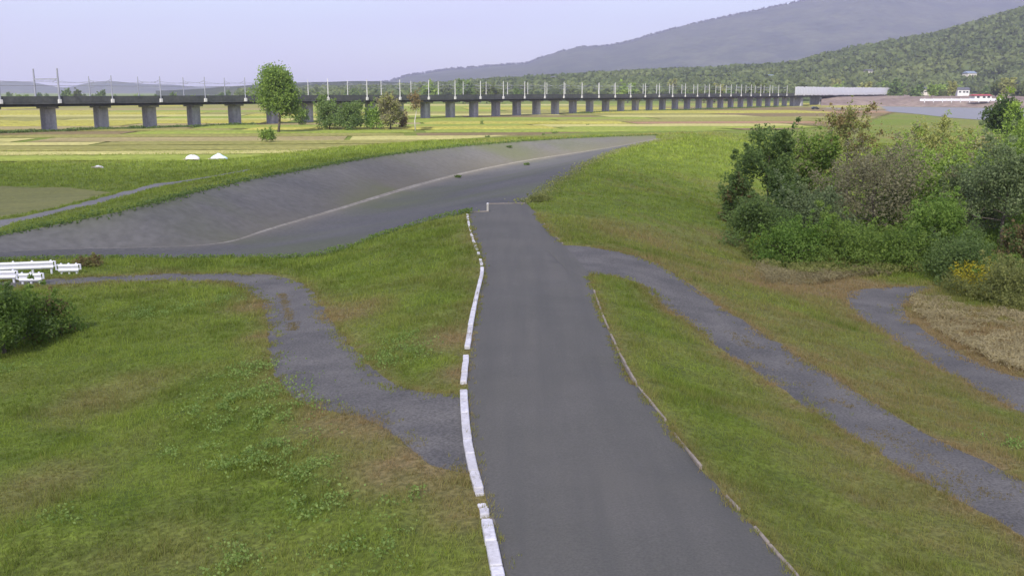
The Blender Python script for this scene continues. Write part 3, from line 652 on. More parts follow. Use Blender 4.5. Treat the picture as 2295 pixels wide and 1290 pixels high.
P_('tree', 'green tree standing beyond the right end of the thicket', 'tree', 2480, 74, 300, 260, 'leaf_green', nleaf=6000, size=.22, seed=67, nl=12, clump=.16, low=.12, group=G)
P_('shrub', 'olive shrub at the right end of the thicket past the goldenrod', 'shrub', 2460, 55, 540, 240, 'leaf_olive', nleaf=6000, size=.16, seed=68, nl=10, clump=.17, low=.05, group=G)
# bushes at the left edge
P_('shrub', 'dark green bush with rusty leaves below the white guardrail', 'shrub', 95, 36.5, 660, 140, 'leaf_green', nleaf=5500, size=.10, seed=33, nl=10, clump=.2, low=.03, extra=('leaf_rust', .3), tint=.25)
P_('shrub', 'larger dark bush cut by the frame below the guardrail', 'shrub', -5, 34.5, 640, 200, 'leaf_green', nleaf=8000, size=.11, seed=34, nl=10, clump=.19, low=.03, tint=.2, extra=('leaf_dark', .5))
P_('shrub', 'small brown tinged shrub beside the end of the guardrail', 'shrub', 208, 51.5, 573, 60, 'leaf_rust', nleaf=2200, size=.11, seed=35, nl=7, clump=.2, low=.05, extra=('leaf_olive', 1.0))
# trees in the fields in front of the viaduct
P_('tree', 'tall round green tree standing in front of the viaduct', 'tree', 640, 243, 150, 104, 'leaf_green', nleaf=20000, size=.5, seed=36, nl=20, clump=.17, low=.36, trunk_r=.35, tint=.38, fork=4, flat=1.05, shoots=0)
P_('shrub', 'small leafy shrub below the tall round tree in the field', 'shrub', 615, 196, 285, 44, 'leaf_green', nleaf=1500, size=.3, seed=37, nl=7, clump=.2, low=.2)
P_('shrub', 'small round shrub between the tall tree and the dark clump', 'shrub', 693, 300, 236, 36, 'leaf_dark', nleaf=1500, size=.45, seed=38, nl=7, clump=.25, low=.1)
P_('tree', 'broad dark tree at the left of the clump beside the viaduct', 'tree', 752, 262, 213, 66, 'leaf_dark', nleaf=6000, size=.45, seed=39, nl=11, clump=.2, low=.08, trunk_r=.2, tint=.6)
P_('tree', 'dark bushy tree in the middle of the clump beside the viaduct', 'tree', 800, 258, 222, 64, 'leaf_dark', nleaf=6000, size=.45, seed=40, nl=11, clump=.2, low=.08, trunk_r=.2, tint=.4)
P_('shrub', 'light green shrub in the gap right of the dark clump', 'shrub', 846, 262, 234, 34, 'leaf_bright', nleaf=2200, size=.42, seed=41, nl=8, clump=.25, low=.1)
P_('tree', 'olive brown tree with dark base right of the clump', 'tree', 884, 262, 210, 54, 'leaf_brown', nleaf=5000, size=.45, seed=42, nl=11, clump=.2, low=.2, trunk_r=.22, extra=('leaf_olive', .8))
P_('tree', 'thin pale trunked tree with sparse rusty top by the viaduct', 'tree', 938, 258, 203, 26, 'leaf_rust', nleaf=900, size=.4, seed=43, nl=8, clump=.12, low=.6, trunk_r=.16, bark='pale_bark')
P_('shrub', 'low brown shrub at the foot of the pale trunked tree', 'shrub', 912, 270, 246, 30, 'leaf_rust', nleaf=1200, size=.4, seed=44, nl=7, clump=.25, low=.1)
for i, (px, d, top, w) in enumerate(((1030, 117, 391, 12), (1142, 145, 357, 9), (1180, 132, 367, 12), (1216, 232, 297, 10), (1312, 300, 278, 8), (1240, 226, 298, 14), (1082, 300, 264, 8), (1095, 205, 304, 11))):
    P_('shrub', ('low dark weed tuft growing at the channel edge' if i < 3 else 'low dark bush dotted along the edge of the fields'), 'shrub', px, d, top, w, 'leaf_dark', nleaf=260, size=.2, seed=50 + i, nl=5, clump=.3, low=.1, trunk_r=.03, group='weed tufts on the channel edge' if i < 3 else 'low bushes along the field edge')
P_('shrub', 'grey green weedy tuft where the road meets the paved channel', 'shrub', 1208, 68, 432, 56, 'leaf_olive', nleaf=1800, size=.10, seed=58, nl=8, clump=.22, low=.05, trunk_r=.03, tint=.4)

# ------------------------------------------------------------------ grass and ground cover
def scatter(keys, rate, ymin, ymax, seed):
    """Random points on the triangles of these regions inside the view; rate(x, y) per square metre."""
    r2 = np.random.default_rng(seed); m = np.isin(region, keys); t = T[m]; a, b, c = V[t[:, 0]], V[t[:, 1]], V[t[:, 2]]
    cy = (a + b + c) / 3; ok = (cy[:, 1] > ymin) & (cy[:, 1] < ymax) & (np.abs(cy[:, 0]) < .58 * cy[:, 1] + 2); t, a, b, c, cy = t[ok], a[ok], b[ok], c[ok], cy[ok]
    ar = .5 * np.abs((b[:, 0]-a[:, 0])*(c[:, 1]-a[:, 1]) - (b[:, 1]-a[:, 1])*(c[:, 0]-a[:, 0]))
    n = r2.poisson(ar * rate(cy[:, 0], cy[:, 1])); i = np.repeat(np.arange(len(t)), n)
    u, v = r2.random(len(i)), r2.random(len(i)); s = u + v > 1; u[s], v[s] = 1 - u[s], 1 - v[s]
    tri = np.c_[V, Z][t]
    return tri[i, 0] + (tri[i, 1] - tri[i, 0]) * u[:, None] + (tri[i, 2] - tri[i, 0]) * v[:, None]
def blades(name, base, nb, h, wdt, mat, seed, spread=.08, lean=.5):
    r2 = np.random.default_rng(seed); n = len(base)
    dry, de = dryness(base[:, 0], base[:, 1])
    lush = noise(base[:, 0], base[:, 1], 1.7, 55, 4); tint0 = np.clip((lush - .5) * 1.8 + .45, 0, 1)
    B = np.repeat(base, nb, 0); hh = np.repeat(h, nb) * (.6 + .7 * r2.random(n * nb)); ww = np.repeat(wdt, nb)
    sp = np.repeat(h, nb) * spread / .08 * .45
    B[:, :2] += r2.normal(size=(n * nb, 2)) * sp[:, None]; B[:, 2] -= .01
    th = r2.random(n * nb) * 6.283; ph = r2.random(n * nb) * 6.283
    sd = np.c_[np.cos(th), np.sin(th), np.zeros(n * nb)] * (ww * .5)[:, None]
    tip = B + np.c_[np.cos(ph) * hh * lean, np.sin(ph) * hh * lean, hh]
    co = np.stack([B - sd, B + sd, tip], 1).reshape(-1, 3); fc = np.arange(n * nb * 3).reshape(-1, 3)
    tint = np.clip(np.repeat(tint0, nb) + r2.normal(0, .22, n * nb), 0, 1); dr = np.clip(np.repeat(dry, nb) + r2.normal(0, .10, n * nb), 0, 1)
    o = link(name, np_mesh(name, co, fc, mat, {'tint': np.repeat(tint, 3), 'dry': np.repeat(dr, 3)})); tag(o, kind='stuff'); return o
b = scatter([0], lambda x, y: np.clip(90 * (24 / np.maximum(y, 18))**1.7, 2.5, 90), 14, 60, 101)
b = b[~((b[:, 0] > 16) & (b[:, 1] > 56))]
hh = .065 + .05 * noise(b[:, 0], b[:, 1], 1.3, 57) + .11 * sstep(.52, .72, noise(b[:, 0] * .8, b[:, 1] * 1.5, .8, 157, 3)); hh *= np.clip(b[:, 1] / 34, .9, 1.5)
blades('mown_grass', b, 4, hh, .022 * np.clip(b[:, 1] / 26, .8, 2.2), M['blade'], 102)
b = scatter([0], lambda x, y: np.clip(9 * (60 / np.maximum(y, 40))**1.6, .8, 9), 60, 170, 103)
blades('levee_grass', b, 4, .16 * np.clip(b[:, 1] / 70, .9, 2.0), .05 * np.clip(b[:, 1] / 60, .8, 2.4), M['blade'], 104)
# grass growing down the middle of the tracks
def strip(line, half, rate, seed):
    r2 = np.random.default_rng(seed); P = smooth_line(line, .25); n = int(len(P) * rate); i = r2.integers(0, len(P), n)
    x = P[i, 0] + r2.normal(0, half, n); y = P[i, 1] + r2.normal(0, half, n); keep = noise(x, y, 1.6, seed) > .48
    return np.c_[x[keep], y[keep], gz(x[keep], y[keep])]
mid = L3([(632, 655, -1.25), (648, 700, -1.05), (662, 745, -.85)])
mid2 = L3([(1640, 745, -1.1), (1720, 800, -1.2), (1830, 870, -1.2), (1960, 955, -1.2), (2100, 1050, -1.2), (2295, 1150, -1.2)])
b = np.vstack([strip(mid, .12, 22, 105), strip(mid2, .24, 13, 106)])
blades('track_grass', b, 4, np.full(len(b), .05), np.full(len(b), .022), foliage('track_grass', (.24, .20, .09), (.36, .29, .14), None, .5), 107)
yq0, yq1 = at(1100, 617, 0)[1], at(1100, 545, 0)[1]
def edge_tufts(P, n, half, seed, off_road=False):
    r2 = np.random.default_rng(seed); i = r2.integers(0, len(P), n); x = P[i, 0] + r2.normal(0, half, n); y = P[i, 1] + r2.normal(0, half, n); kp = (noise(x, y, .9, seed) > .42) & ~((y > yq0) & (y < yq1) & (x > 1) & (x < np.interp(y, road_r_s[::-1, 1], road_r_s[::-1, 0]) + 1.3)) & (y > 14) & (np.abs(x) < .6 * y + 2)
    if off_road: kp &= ~inside(road_poly, np.c_[x, y])
    return np.c_[x[kp], y[kp], gz(x[kp], y[kp])]
b = np.vstack([edge_tufts(P, n, h_, 130 + i, i < 6) for i, (P, n, h_) in enumerate(((lp_u_s, 2600, .22), (lp_l_s, 2600, .26), (pa_u_s, 3000, .22), (pa_l_s, 3000, .24), (pb_l_s, 1500, .3), (pb_r_s, 1500, .3), (road_r_s, 3200, .10), (road_l_s, 900, .10)))])
blades('edge_grass', b, 4, .06 + .05 * noise(b[:, 0], b[:, 1], .8, 140), .022 * np.clip(b[:, 1] / 26, .8, 2.0), M['blade'], 141)
# clumps of broad leaved weeds in the near lawn
def weeds(name, spots, mat, seed, n, size, h):
    r2 = np.random.default_rng(seed); cs = []
    for px, py, rad in spots:
        c = gpt(px, py); k = int(n * rad * rad); q = r2.normal(size=(k, 2)) * rad * .62; x, y = c[0] + q[:, 0], c[1] + q[:, 1]
        kp = noise(x, y, .35, seed, 3) > .5; x, y = x[kp], y[kp]; cs.append(np.c_[x, y, gz(x, y) + .04 + r2.random(len(x)) * h])
    c = np.vstack(cs); co, fc = leaf_quads(c, size, aspect=.8); t = np.clip(r2.normal(.5, .3, len(c)), 0, 1)
    o = link(name, np_mesh(name, co, fc, mat, {'tint': np.repeat(t, 4), 'dry': np.zeros(len(c) * 4)})); tag(o, kind='stuff')
weeds('broadleaf_weeds', [(560, 890, 1.3), (500, 910, .9), (540, 955, .7), (620, 1010, .8), (530, 1040, .6), (600, 1010, .6), (690, 1060, .7), (700, 1140, .6), (885, 1125, .3), (920, 1115, .25), (120, 1170, .6), (390, 1015, .35), (470, 1010, .3), (640, 930, .8),
      (560, 830, .9), (20, 830, .7), (890, 800, 1.0), (900, 760, .8), (820, 1250, .8), (520, 1260, .7), (2270, 1000, .6), (350, 700, 1.2), (480, 680, 1.0)], M['weed'], 108, 1500, .055, .15)
# tall weeds along the front of the thicket, some in yellow flower
def herbs(name, poly_px, n, hmin, hmax, mat, seed, size, wave=1.2, asp=.35):
    r2 = np.random.default_rng(seed); poly = np.array([gpt(a, b) for a, b in poly_px]); lo, hi = poly[:, :2].min(0), poly[:, :2].max(0)
    q = lo + r2.random((n * 3, 2)) * (hi - lo); q = q[inside(poly, q)][:n]; q = q[noise(q[:, 0], q[:, 1], 1.4, seed + 9, 3) > .36]; k = 7
    hs = (hmin + (hmax - hmin) * noise(q[:, 0], q[:, 1], wave, seed)) ; z = gz(q[:, 0], q[:, 1])
    c = np.repeat(np.c_[q, z], k, 0); c[:, 2] += np.repeat(hs, k) * r2.random(len(c)) ** .7; c[:, :2] += r2.normal(0, .12, (len(c), 2))
    co, fc = leaf_quads(c, size, aspect=asp); base = np.clip(noise(q[:, 0], q[:, 1], 1.5, seed + 3) * 1.6 - .3, 0, 1); t = np.clip(np.repeat(base, k) + r2.normal(0, .2, len(c)), 0, 1)
    o = link(name, np_mesh(name, co, fc, mat, {'tint': np.repeat(t, 4), 'dry': np.zeros(len(c) * 4)})); tag(o, kind='stuff')
herbs('tall_weeds', [(1640, 520), (1690, 590), (1800, 612), (1950, 612), (2090, 620), (2330, 700), (2330, 480), (1640, 470)], 9000, .5, 1.7, M['leaf_green'], 109, .2)
herbs('olive_weeds', [(1660, 560), (1730, 612), (1900, 622), (2060, 618), (2060, 590), (1700, 560)], 1800, .2, .8, M['leaf_olive'], 110, .16)
herbs('brown_weeds', [(1690, 595), (1720, 640), (1800, 640), (1900, 626), (2000, 620), (1950, 605)], 1300, .1, .5, foliage('brown_weed', (.30, .26, .13), (.44, .39, .20)), 111, .15)
herbs('goldenrod', [(2110, 640), (2120, 660), (2200, 680), (2330, 720), (2330, 640), (2180, 610)], 1800, .3, 1.2, M['leaf_olive'], 112, .14)
herbs('goldenrod_flowers', [(2125, 640), (2135, 655), (2210, 672), (2240, 660), (2220, 620), (2170, 615)], 520, .9, 1.6, M['flower'], 113, .13, .7)
herbs('weed_flowers', [(1690, 560), (1700, 575), (1750, 575), (1740, 556)], 110, .5, 1.1, M['flower'], 114, .12, .7)
herbs('pale_grass', [(2045, 690), (2120, 752), (2220, 808), (2330, 850), (2330, 720), (2180, 675), (2050, 665)], 1700, .05, .35, foliage('straw', (.50, .43, .23), (.66, .58, .33)), 115, .24, asp=.13)

def fringe(name, P, n, half, hh, size, mat, seed):
    r2 = np.random.default_rng(seed); i = r2.integers(0, len(P), n); x = P[i, 0] + r2.normal(0, half, n); y = P[i, 1] + r2.normal(0, half, n); z = gz(x, y) + hh * r2.random(n) * (.3 + noise(x, y, 2.5, seed))
    co, fc = leaf_quads(np.c_[x, y, z], size, aspect=.5); t = np.clip(r2.normal(.4, .25, n), 0, 1); o = link(name, np_mesh(name, co, fc, mat, {'tint': np.repeat(t, 4), 'dry': np.zeros(n * 4)})); tag(o, kind='stuff')
fringe('rim_weeds', rim_s, 5000, .25, .26, .2, M['leaf_dark'], 120)
fringe('channel_edge_weeds', near_s, 3500, .22, .3, .13, M['leaf_green'], 121)
fringe('levee_edge_weeds', near2_s, 3000, .5, .35, .18, M['leaf_olive'], 122)
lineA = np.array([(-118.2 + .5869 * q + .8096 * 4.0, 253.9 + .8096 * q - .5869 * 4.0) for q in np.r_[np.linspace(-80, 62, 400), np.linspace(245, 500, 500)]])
fringe('pier_shade_weeds', lineA, 16000, .7, .95, .5, M['leaf_dark'], 123)  # dark weeds added to stand in for the shade line along the piers
# sand washed onto the asphalt
sp = np.array([at(1130 + 42 * math.cos(a) * (1 + .25 * math.sin(3 * a)) - 8 * math.sin(a), 1163 + 15 * math.sin(a) * (1 + .2 * math.cos(2 * a)), .006) for a in np.linspace(0, 6.283, 28)[:-1]])
tag(link('sand_patch', np_mesh('sand_patch', sp, [list(range(len(sp)))][0:1], two_tone('washed_sand', (.17, .155, .125), (.25, .225, .18), 3, fine=(20, .2)))), kind='structure')

# ------------------------------------------------------------------ kerbs and edging
def along(P):
    s = np.r_[0, np.cumsum(np.hypot(*np.diff(P[:, :2], axis=0).T))]
    return s, lambda d: np.array([np.interp(d, s, P[:, k]) for k in range(3)])
def kerb(label, P, y_from, y_to, keep, mat, w=.2, h=.16, L=.9, off=.10, group=None, gap=.05, part='kerb_block', thing='kerb'):
    """Blocks laid one by one along a road edge; keep(k) gives (laid, sunk, turned)."""
    s, f = along(P); d = s[np.argmin(np.abs(P[:, 1] - y_from))]; e = s[np.argmin(np.abs(P[:, 1] - y_to))]
    if e < d: d, e = e, d
    t = empty(thing, tuple(f(d))); tag(t, label, 'kerb', group); k = 0; me = MB().box((0, 0, 0), (L - gap, w, h)).mesh(part, M[mat], bevel=.018)
    while d + L * .5 < e:
        a, b = f(d), f(d + L); c = (a + b) / 2; dv = b - a; rz = math.atan2(dv[1], dv[0]); nx, ny = -math.sin(rz), math.cos(rz); laid, sink, turn = keep(k)
        if laid:
            o = link(part, me, t); o.location = (c[0] + nx * off - t.location[0], c[1] + ny * off - t.location[1], h / 2 - .02 - sink - 0 * t.location[2])
            o.rotation_euler = (random.uniform(-.02, .02), random.uniform(-.015, .015), rz + turn)
        d += L; k += 1
    return t
yy = lambda py: at(1100, py, 0)[1]
sol = lambda k: (True, random.uniform(0, .02), random.uniform(-.012, .012))
def part_(p): return lambda k: (random.random() < p, random.uniform(.03, .10), random.uniform(-.06, .06))
kerb('white concrete kerb in an unbroken row where the gravel track joins the road', road_l_s, yy(1100), yy(874), sol, 'kerb', w=.19, h=.13)
kerb('white kerb blocks in the grass along the bend of the road', road_l_s, yy(692), yy(604), sol, 'kerb', w=.15, h=.13)
kerb('kerb with missing blocks between the two white kerb rows', road_l_s, yy(857), yy(696), lambda k: (k not in (3, 11), random.uniform(0, .05), random.uniform(-.03, .03)), 'kerb', w=.17, h=.13)
kerb('broken sunken kerb stones at the far end of the road', road_l_s, yy(598), yy(480), part_(.62), 'kerb', w=.13, L=.6, h=.12)
kerb('crumbled kerb pieces sunk in the soil at the road edge in front', road_l_s, yy(1190), yy(1104), part_(.8), 'kerb', w=.17, L=.32, h=.12)
kerb('nearest white kerb piece at the bottom of the picture', road_l_s, yy(1400), yy(1200), sol, 'kerb', w=.2, h=.13)
edg = lambda k: (random.random() < .8, random.uniform(.095, .142), random.uniform(-.02, .02))
kerb('worn low edging stones along the right side of the road', road_r_s, yy(1290), yy(640), edg, 'edging', w=.065, L=.7, off=.02, part='edging_stone', thing='road_edging')
kerb('short run of low edging stones beside the far road end', road_r_s, yy(545), yy(482), edg, 'edging', w=.065, L=.7, off=.02, part='edging_stone', thing='road_edging')
# end of the road: a low concrete sill and a post
t = empty('concrete_sill', tuple(at(1095, 474, 0))); tag(t, 'low pale concrete sill across the end of the asphalt', 'sill')
q0, q1, q2, q3 = [np.array(p) - np.array(tuple(at(1095, 474, 0))) for p in (at(1050, 476, 0), at(1095, 474, 0), at(1096, 457, 0), at(1180, 456, 0))]
for a, b_ in ((q0, q1), (q2, q3)):
    MB().prism([(-.07, -.1), (.07, -.1), (.06, .05), (-.06, .05)], [a, b_]).build('sill_beam', M['edging'], t)
p_ = at(1093, 474, 0); t = empty('marker_post', tuple(p_)); tag(t, 'short pale marker post at the end of the road', 'post')
MB().box((0, 0, .22), (.13, .13, .56)).build('post_body', M['post'], t, bevel=.015); MB().box((0, 0, .53), (.15, .15, .06), taper=.6).build('post_cap', M['kerb'], t)

# ------------------------------------------------------------------ guardrails
def guardrail(label, pa, pb, h, n, zb, rails=2):
    a, b_ = np.array(pa), np.array(pb); L = np.linalg.norm((b_ - a)[:2]); rz = math.atan2(b_[1] - a[1], b_[0] - a[0])
    t = empty('guardrail', (a[0], a[1], a[2]), rz); tag(t, label, 'guardrail', 'white guardrails by the culvert')
    post = MB().tube([(0, 0, -.3), (0, 0, h - .03)], .057, 8).mesh('post', M['rail_white'])
    cap = MB().tube([(0, 0, h - .03), (0, 0, h + .02)], [.064, .03], 8).mesh('post_cap', M['rail_white'])
    for i in range(n):
        x = .12 + (L - .24) * i / (n - 1); p_ = link('post', post, t, (x, 0, 0)); link('post_cap', cap, p_)
    # corrugated beam: W profile swept along, ends flared
    prof = [(.06, .0), (.10, .05), (.06, .11), (.06, .15), (.10, .21), (.06, .27), (.075, .27), (.118, .21), (.08, .15), (.08, .11), (.118, .05), (.075, 0)]
    prof = [(-y * 1.2, z * 1.45 + h - .42) for y, z in prof]
    MB().prism(prof, [(0, 0, 0), (L, 0, 0)]).build('beam', M['rail_white'], t)
    for x, sgn in ((0, -1), (L, 1)):
        MB().tube([(x, -.09, h - .30), (x + sgn * .10, -.09, h - .30), (x + sgn * .10, -.09, h - .05), (x, -.09, h - .05)], .045, 6).build('end_piece', M['rail_white'], t)
gA = lambda px, py, z: at(px, py, z)
guardrail('long white guardrail beam on the far side of the gravel track', gA(-190, 625, -1.55), gA(122, 613, -1.55), .70, 8, 0)
guardrail('short white guardrail standing apart nearest the brown shrub', gA(133, 613, -1.55), gA(178, 612, -1.55), .52, 3, 0)
guardrail('white guardrail on the near side of the track at the frame edge', gA(-120, 640, -1.6), gA(38, 637, -1.6), .72, 4, 0)
guardrail('short white guardrail on the near side above the dark bush', gA(46, 641, -1.6), gA(96, 640, -1.6), .66, 3, 0)

# ------------------------------------------------------------------ viaduct
U = np.array([.5869, .8096]); PERP = np.array([-.8096, .5869]); V0 = np.array([-118.2, 253.9]); STEP = 14.624
rzv = math.atan2(U[1], U[0])
via = empty('railway_viaduct', (V0[0], V0[1], -2.5), rzv); tag(via, 'long grey concrete railway viaduct crossing the fields on many piers', 'viaduct')
s_end = 52 * STEP
# local x along the line, y to the far side, z from the field
MB().prism([(-4.2, 6.25), (4.2, 6.25), (3.4, 6.9), (-3.4, 6.9), ][:4], [(-90, 0, 0), (s_end, 0, 0)]).build('girder', M['girder'], via)
MB().prism([(-5.3, 6.9), (5.3, 6.9), (5.3, 7.45), (-5.3, 7.45)], [(-90, 0, 0), (s_end, 0, 0)]).build('deck', M['deck'], via)
pp = MB().box((0, 0, 0), (STEP - .04, .28, 1.35)).mesh('parapet_panel', M['deck'])
for sd in (-5.2, 5.2):
    for i in range(-6, 52): link('parapet_panel', pp, via, (i * STEP + STEP / 2, sd, 8.10))
pier = MB().box((0, 0, 2.75), (2.9, 2.6, 5.9)).mesh('pier', M['concrete'], bevel=.12)
cap = MB().box((0, 0, 5.97), (3.1, 5.2, .5)).mesh('pier_cap', M['concrete'], bevel=.05)
for i in range(-6, 37):
    p_ = link('pier', pier, via, (i * STEP, 0, 0)); link('pier_cap', cap, p_)
for s_ in (36.6, 39.2, 42.0, 45.0, 48.0, 51.0):
    p_ = link('pier', MB().box((0, 0, 2.75), (3.6, 7.5, 5.9)).mesh('pier', M['concrete'], bevel=.1), via, (s_ * STEP, 0, 0)); link('pier_cap', cap, p_)
# pale noise barrier panels over the last spans
bp = MB().box((0, 0, 0), (2.9, .16, 5.6)).mesh('barrier_panel', M['barrier']); bpo = MB().box((0, 0, 0), (.22, .26, 5.9)).mesh('barrier_post', M['mast'])
x = 35.3 * STEP; k = 0
while x < 50.8 * STEP:
    hz = random.uniform(-.25, .25)
    link('barrier_panel', bp, via, (x + 1.45, -5.52, 10.2 + hz)); link('barrier_post', bpo, via, (x - .05, -5.5, 10.2)); x += 3.1; k += 1
# masts
def local(s_, off, z): return np.array([*(V0 + U * s_ + PERP * off), z])
mz = 4.95
mp_n = MB().tube([(0, 0, 0), (0, 0, 6.6)], [.16, .11], 8).mesh('pole', M['mast']); mp_f = MB().tube([(0, 0, 0), (0, 0, 6.4)], [.15, .10], 8).mesh('pole', M['mast'])
mp_d = MB().tube([(0, 0, 0), (0, 0, 6.6)], [.16, .11], 8).mesh('pole', M['mast_dark'])
arm_me = MB().tube([(0, 0, 4.6), (0, 2.6, 4.9)], .06, 5).tube([(0, 0, 5.7), (0, 2.6, 4.9)], .05, 5).tube([(0, 0, 3.5), (0, 2.4, 3.7)], .05, 5).mesh('bracket_arm', M['mast_dark'])
base_me = MB().box((0, 0, .1), (.8, .6, 1.0)).mesh('base_block', M['mast'], bevel=.05)
def mast(s_, off, near_, dark, tall=1.0):
    t = empty('catenary_mast', tuple(local(s_, off, mz)), rzv + (0 if near_ else math.pi))
    if near_: tag(t, ('pale catenary mast on the near parapet against the sky' if dark else 'pale catenary mast on the near parapet in front of the wooded hill'), 'mast', 'masts on the near side against the sky' if dark else 'masts on the near side before the hill')
    else: tag(t, ('thinner catenary mast behind the far parapet against the sky' if dark else 'thinner catenary mast behind the far parapet before the hill'), 'mast', 'masts on the far side against the sky' if dark else 'masts on the far side before the hill')
    p_ = link('pole', (mp_d if dark else mp_n) if near_ else (mp_d if dark else mp_f), t); p_.scale = (1, 1, tall)
    link('bracket_arm', arm_me, t)
    if near_: link('base_block', base_me, t)
near_s_ = [.02, 1.02, 2.02, 3.02, 4.0, 5.12, 6.29, 7.52, 8.65, 9.71, 10.75, 11.82, 12.85, 13.87]; far_s_ = [.03, 1.05, 2.06, 3.08, 4.09, 5.16, 6.4, 7.65, 8.8, 9.9, 10.98, 12.03, 13.06, 14.08]
for k in range(-5, 34):
    for lst, off, nr in ((near_s_, -5.5, True), (far_s_, 5.6, False)):
        s_ = lst[k] if 0 <= k < len(lst) else (k * 1.01 + .02 if k < 0 else lst[-1] + (k - len(lst) + 1) * 1.02)
        if k and s_ < 34.6: mast(s_ * STEP, off, nr, k < 6)
# the portal at the left
t = empty('catenary_portal', tuple(local(.02 * STEP, -5.5, mz)), rzv); tag(t, 'tall two legged catenary portal with cross beam over the tracks', 'portal')
pm = MB().tube([(0, 0, 0), (0, 0, 8.2)], [.27, .2], 8).mesh('portal_leg', M['mast_dark'])
link('portal_leg', pm, t); link('portal_leg', pm, t, (0, 11.2, 0)); MB().box((0, 5.6, 5.6), (.3, 10.9, .35)).build('cross_beam', M['mast_dark'], t)
MB().box((0, -1.0, 5.0), (.12, 2.2, .12)).build('bracket_arm', M['mast_dark'], t); link('bracket_arm', arm_me, t); link('base_block', base_me, t)
for off, lab in ((-3.4, 'overhead wire above the near track of the viaduct'), (3.4, 'overhead wire above the far track of the viaduct')):
    mb = MB()
    for zz, sag in ((10.2, .5), (8.9, .0)):
        pts_ = []
        for i in range(-5 * 4, 33 * 4 + 1):
            q = (i / 4) % 1; lp = local((.02 + 1.03 * i / 4) * STEP, off, zz - sag * 4 * q * (1 - q)); pts_.append(tuple(lp))
        mb.tube(pts_, .032, 4)
    tag(mb.build('overhead_wire', M['wire']), lab, 'wire')

# ------------------------------------------------------------------ sheets in the field, car under the viaduct
def sheet(label, px, py, w, h, mat, seed):
    c = at(px, py, -2.3); t = empty('covered_heap', tuple(c)); tag(t, label, 'covered heap'); n = 12; co = []; fc = []; r2 = np.random.default_rng(seed)
    ph = r2.random(6) * 6
    for j in range(6):
        for i in range(n):
            a = 2 * math.pi * i / n; r0 = [1, .93, .78, .5, .24, .02][j] * (1 + .13 * math.sin(3*a + ph[0]) + .08 * math.sin(5*a + ph[1] + j)); z = [0, .30, .55, .80, .95, 1.0][j] * h * (1 + .22 * math.sin(2*a + ph[2]) + .14 * math.sin(5*a + ph[3] + j * .7))
            co.append((math.cos(a) * r0 * w / 2, math.sin(a) * r0 * w * .35, z - (.05 if j == 0 else 0)))
    for j in range(5):
        for i in range(n): fc.append((j*n+i, j*n+(i+1) % n, (j+1)*n+(i+1) % n, (j+1)*n+i))
    link('plastic_sheet', np_mesh('plastic_sheet', co, fc, M[mat]), t); MB().prism([(-.06, 0), (.06, 0), (.06, .12), (-.06, .12)], [(-w*.55, -w*.36, 0), (w*.55, -w*.36, 0)]).build('weight_bar', M['edging'], t)
sheet('heap under a white plastic sheet in the yellow field', 432, 357, 2.1, .55, 'white_sheet', 1)
sheet('heap under a pale blue plastic sheet in the yellow field', 490, 356, 2.4, .70, 'blue_sheet', 2)
sheet('small white covered bundle at the edge of the field', 220, 375, 1.3, .22, 'white_sheet', 3)
cxy = at(1827, 245.5, -2.44); t = empty('parked_car', tuple(cxy), R(6)); tag(t, 'dark car parked under the end of the viaduct', 'car')
pr = [(-2.1, .35), (2.1, .35), (2.15, .8), (1.3, 1.0), (.7, 1.55), (-1.3, 1.6), (-1.9, 1.05), (-2.15, .9)]
mb = MB(); n = len(pr); mb.v = [(a, -.85, z) for a, z in pr] + [(a, .85, z) for a, z in pr]; mb.f = [tuple(range(n))[::-1][::-1], tuple(range(2*n-1, n-1, -1))] + [(i, n+i, n+(i+1) % n, (i+1) % n) for i in range(n)]
mb.build('body', M['car'], t, bevel=.06); MB().box((-.3, 0, 1.27), (1.7, 1.74, .36)).build('side_window', M['glass'], t)
wme = MB().tube([(0, -.12, 0), (0, .12, 0)], .33, 14).mesh('wheel', M['tyre'])
for x in (-1.3, 1.35):
    for y in (-.78, .78): link('wheel', wme, t, (x, y, .32))

# ------------------------------------------------------------------ houses below the hill
def hill_z(x, y):
    i = np.argmin((hillC[..., 0] - x)**2 + (hillC[..., 1] - y)**2); z = hillC.reshape(-1, 3)[i, 2]
    return max(z, -2.5) if y > 1000 else -2.5
def house(label, px, py, dist, w, d_, h, wall, roof, rz=0.2, group=None):
    if dist >= 1000:                             # stand it where the slope shows at that height
        dist = min(range(1010, 1720, 15), key=lambda q: abs(hill_z(*azi(px, q)) - hgt(py, q))); x, y = azi(px, dist); z = hill_z(x, y) + 5.0
    else: x, y = azi(px, dist); z = 2.6 if dist < 700 else 4.2
    t = empty('house', (x, y, z), rz); tag(t, label, 'house', group)
    ext = 7 if dist >= 1000 else 1.2
    MB().box((0, 0, (h - ext) / 2), (w, d_, h + ext)).build('wall', M[wall], t)
    mb = MB(); o = .6; rh = h * .42
    mb.v = [(-w/2-o, -d_/2-o, h), (w/2+o, -d_/2-o, h), (w/2+o, d_/2+o, h), (-w/2-o, d_/2+o, h), (-w/2-o*.4, 0, h+rh), (w/2+o*.4, 0, h+rh)]
    mb.f = [(0, 1, 5, 4), (2, 3, 4, 5), (1, 2, 5), (3, 0, 4), (3, 2, 1, 0)]; mb.build('roof', M[roof], t)
    wn_ = MB().box((0, 0, 0), (1.7, .16, 1.3)).mesh('window', M['glass'])
    for fx in (-.3, .05, .32): link('window', wn_, t, (fx * w, -d_/2, h * .62))
house('white walled house with a red roof on the far river bank', 2158, 220, 640, 11, 7, 2.2, 'wall_white', 'roof_red', .05)
house('white gabled house above the far river bank at the right', 2255, 208, 760, 7, 9, 5.0, 'wall_white', 'roof_dark', 1.3)
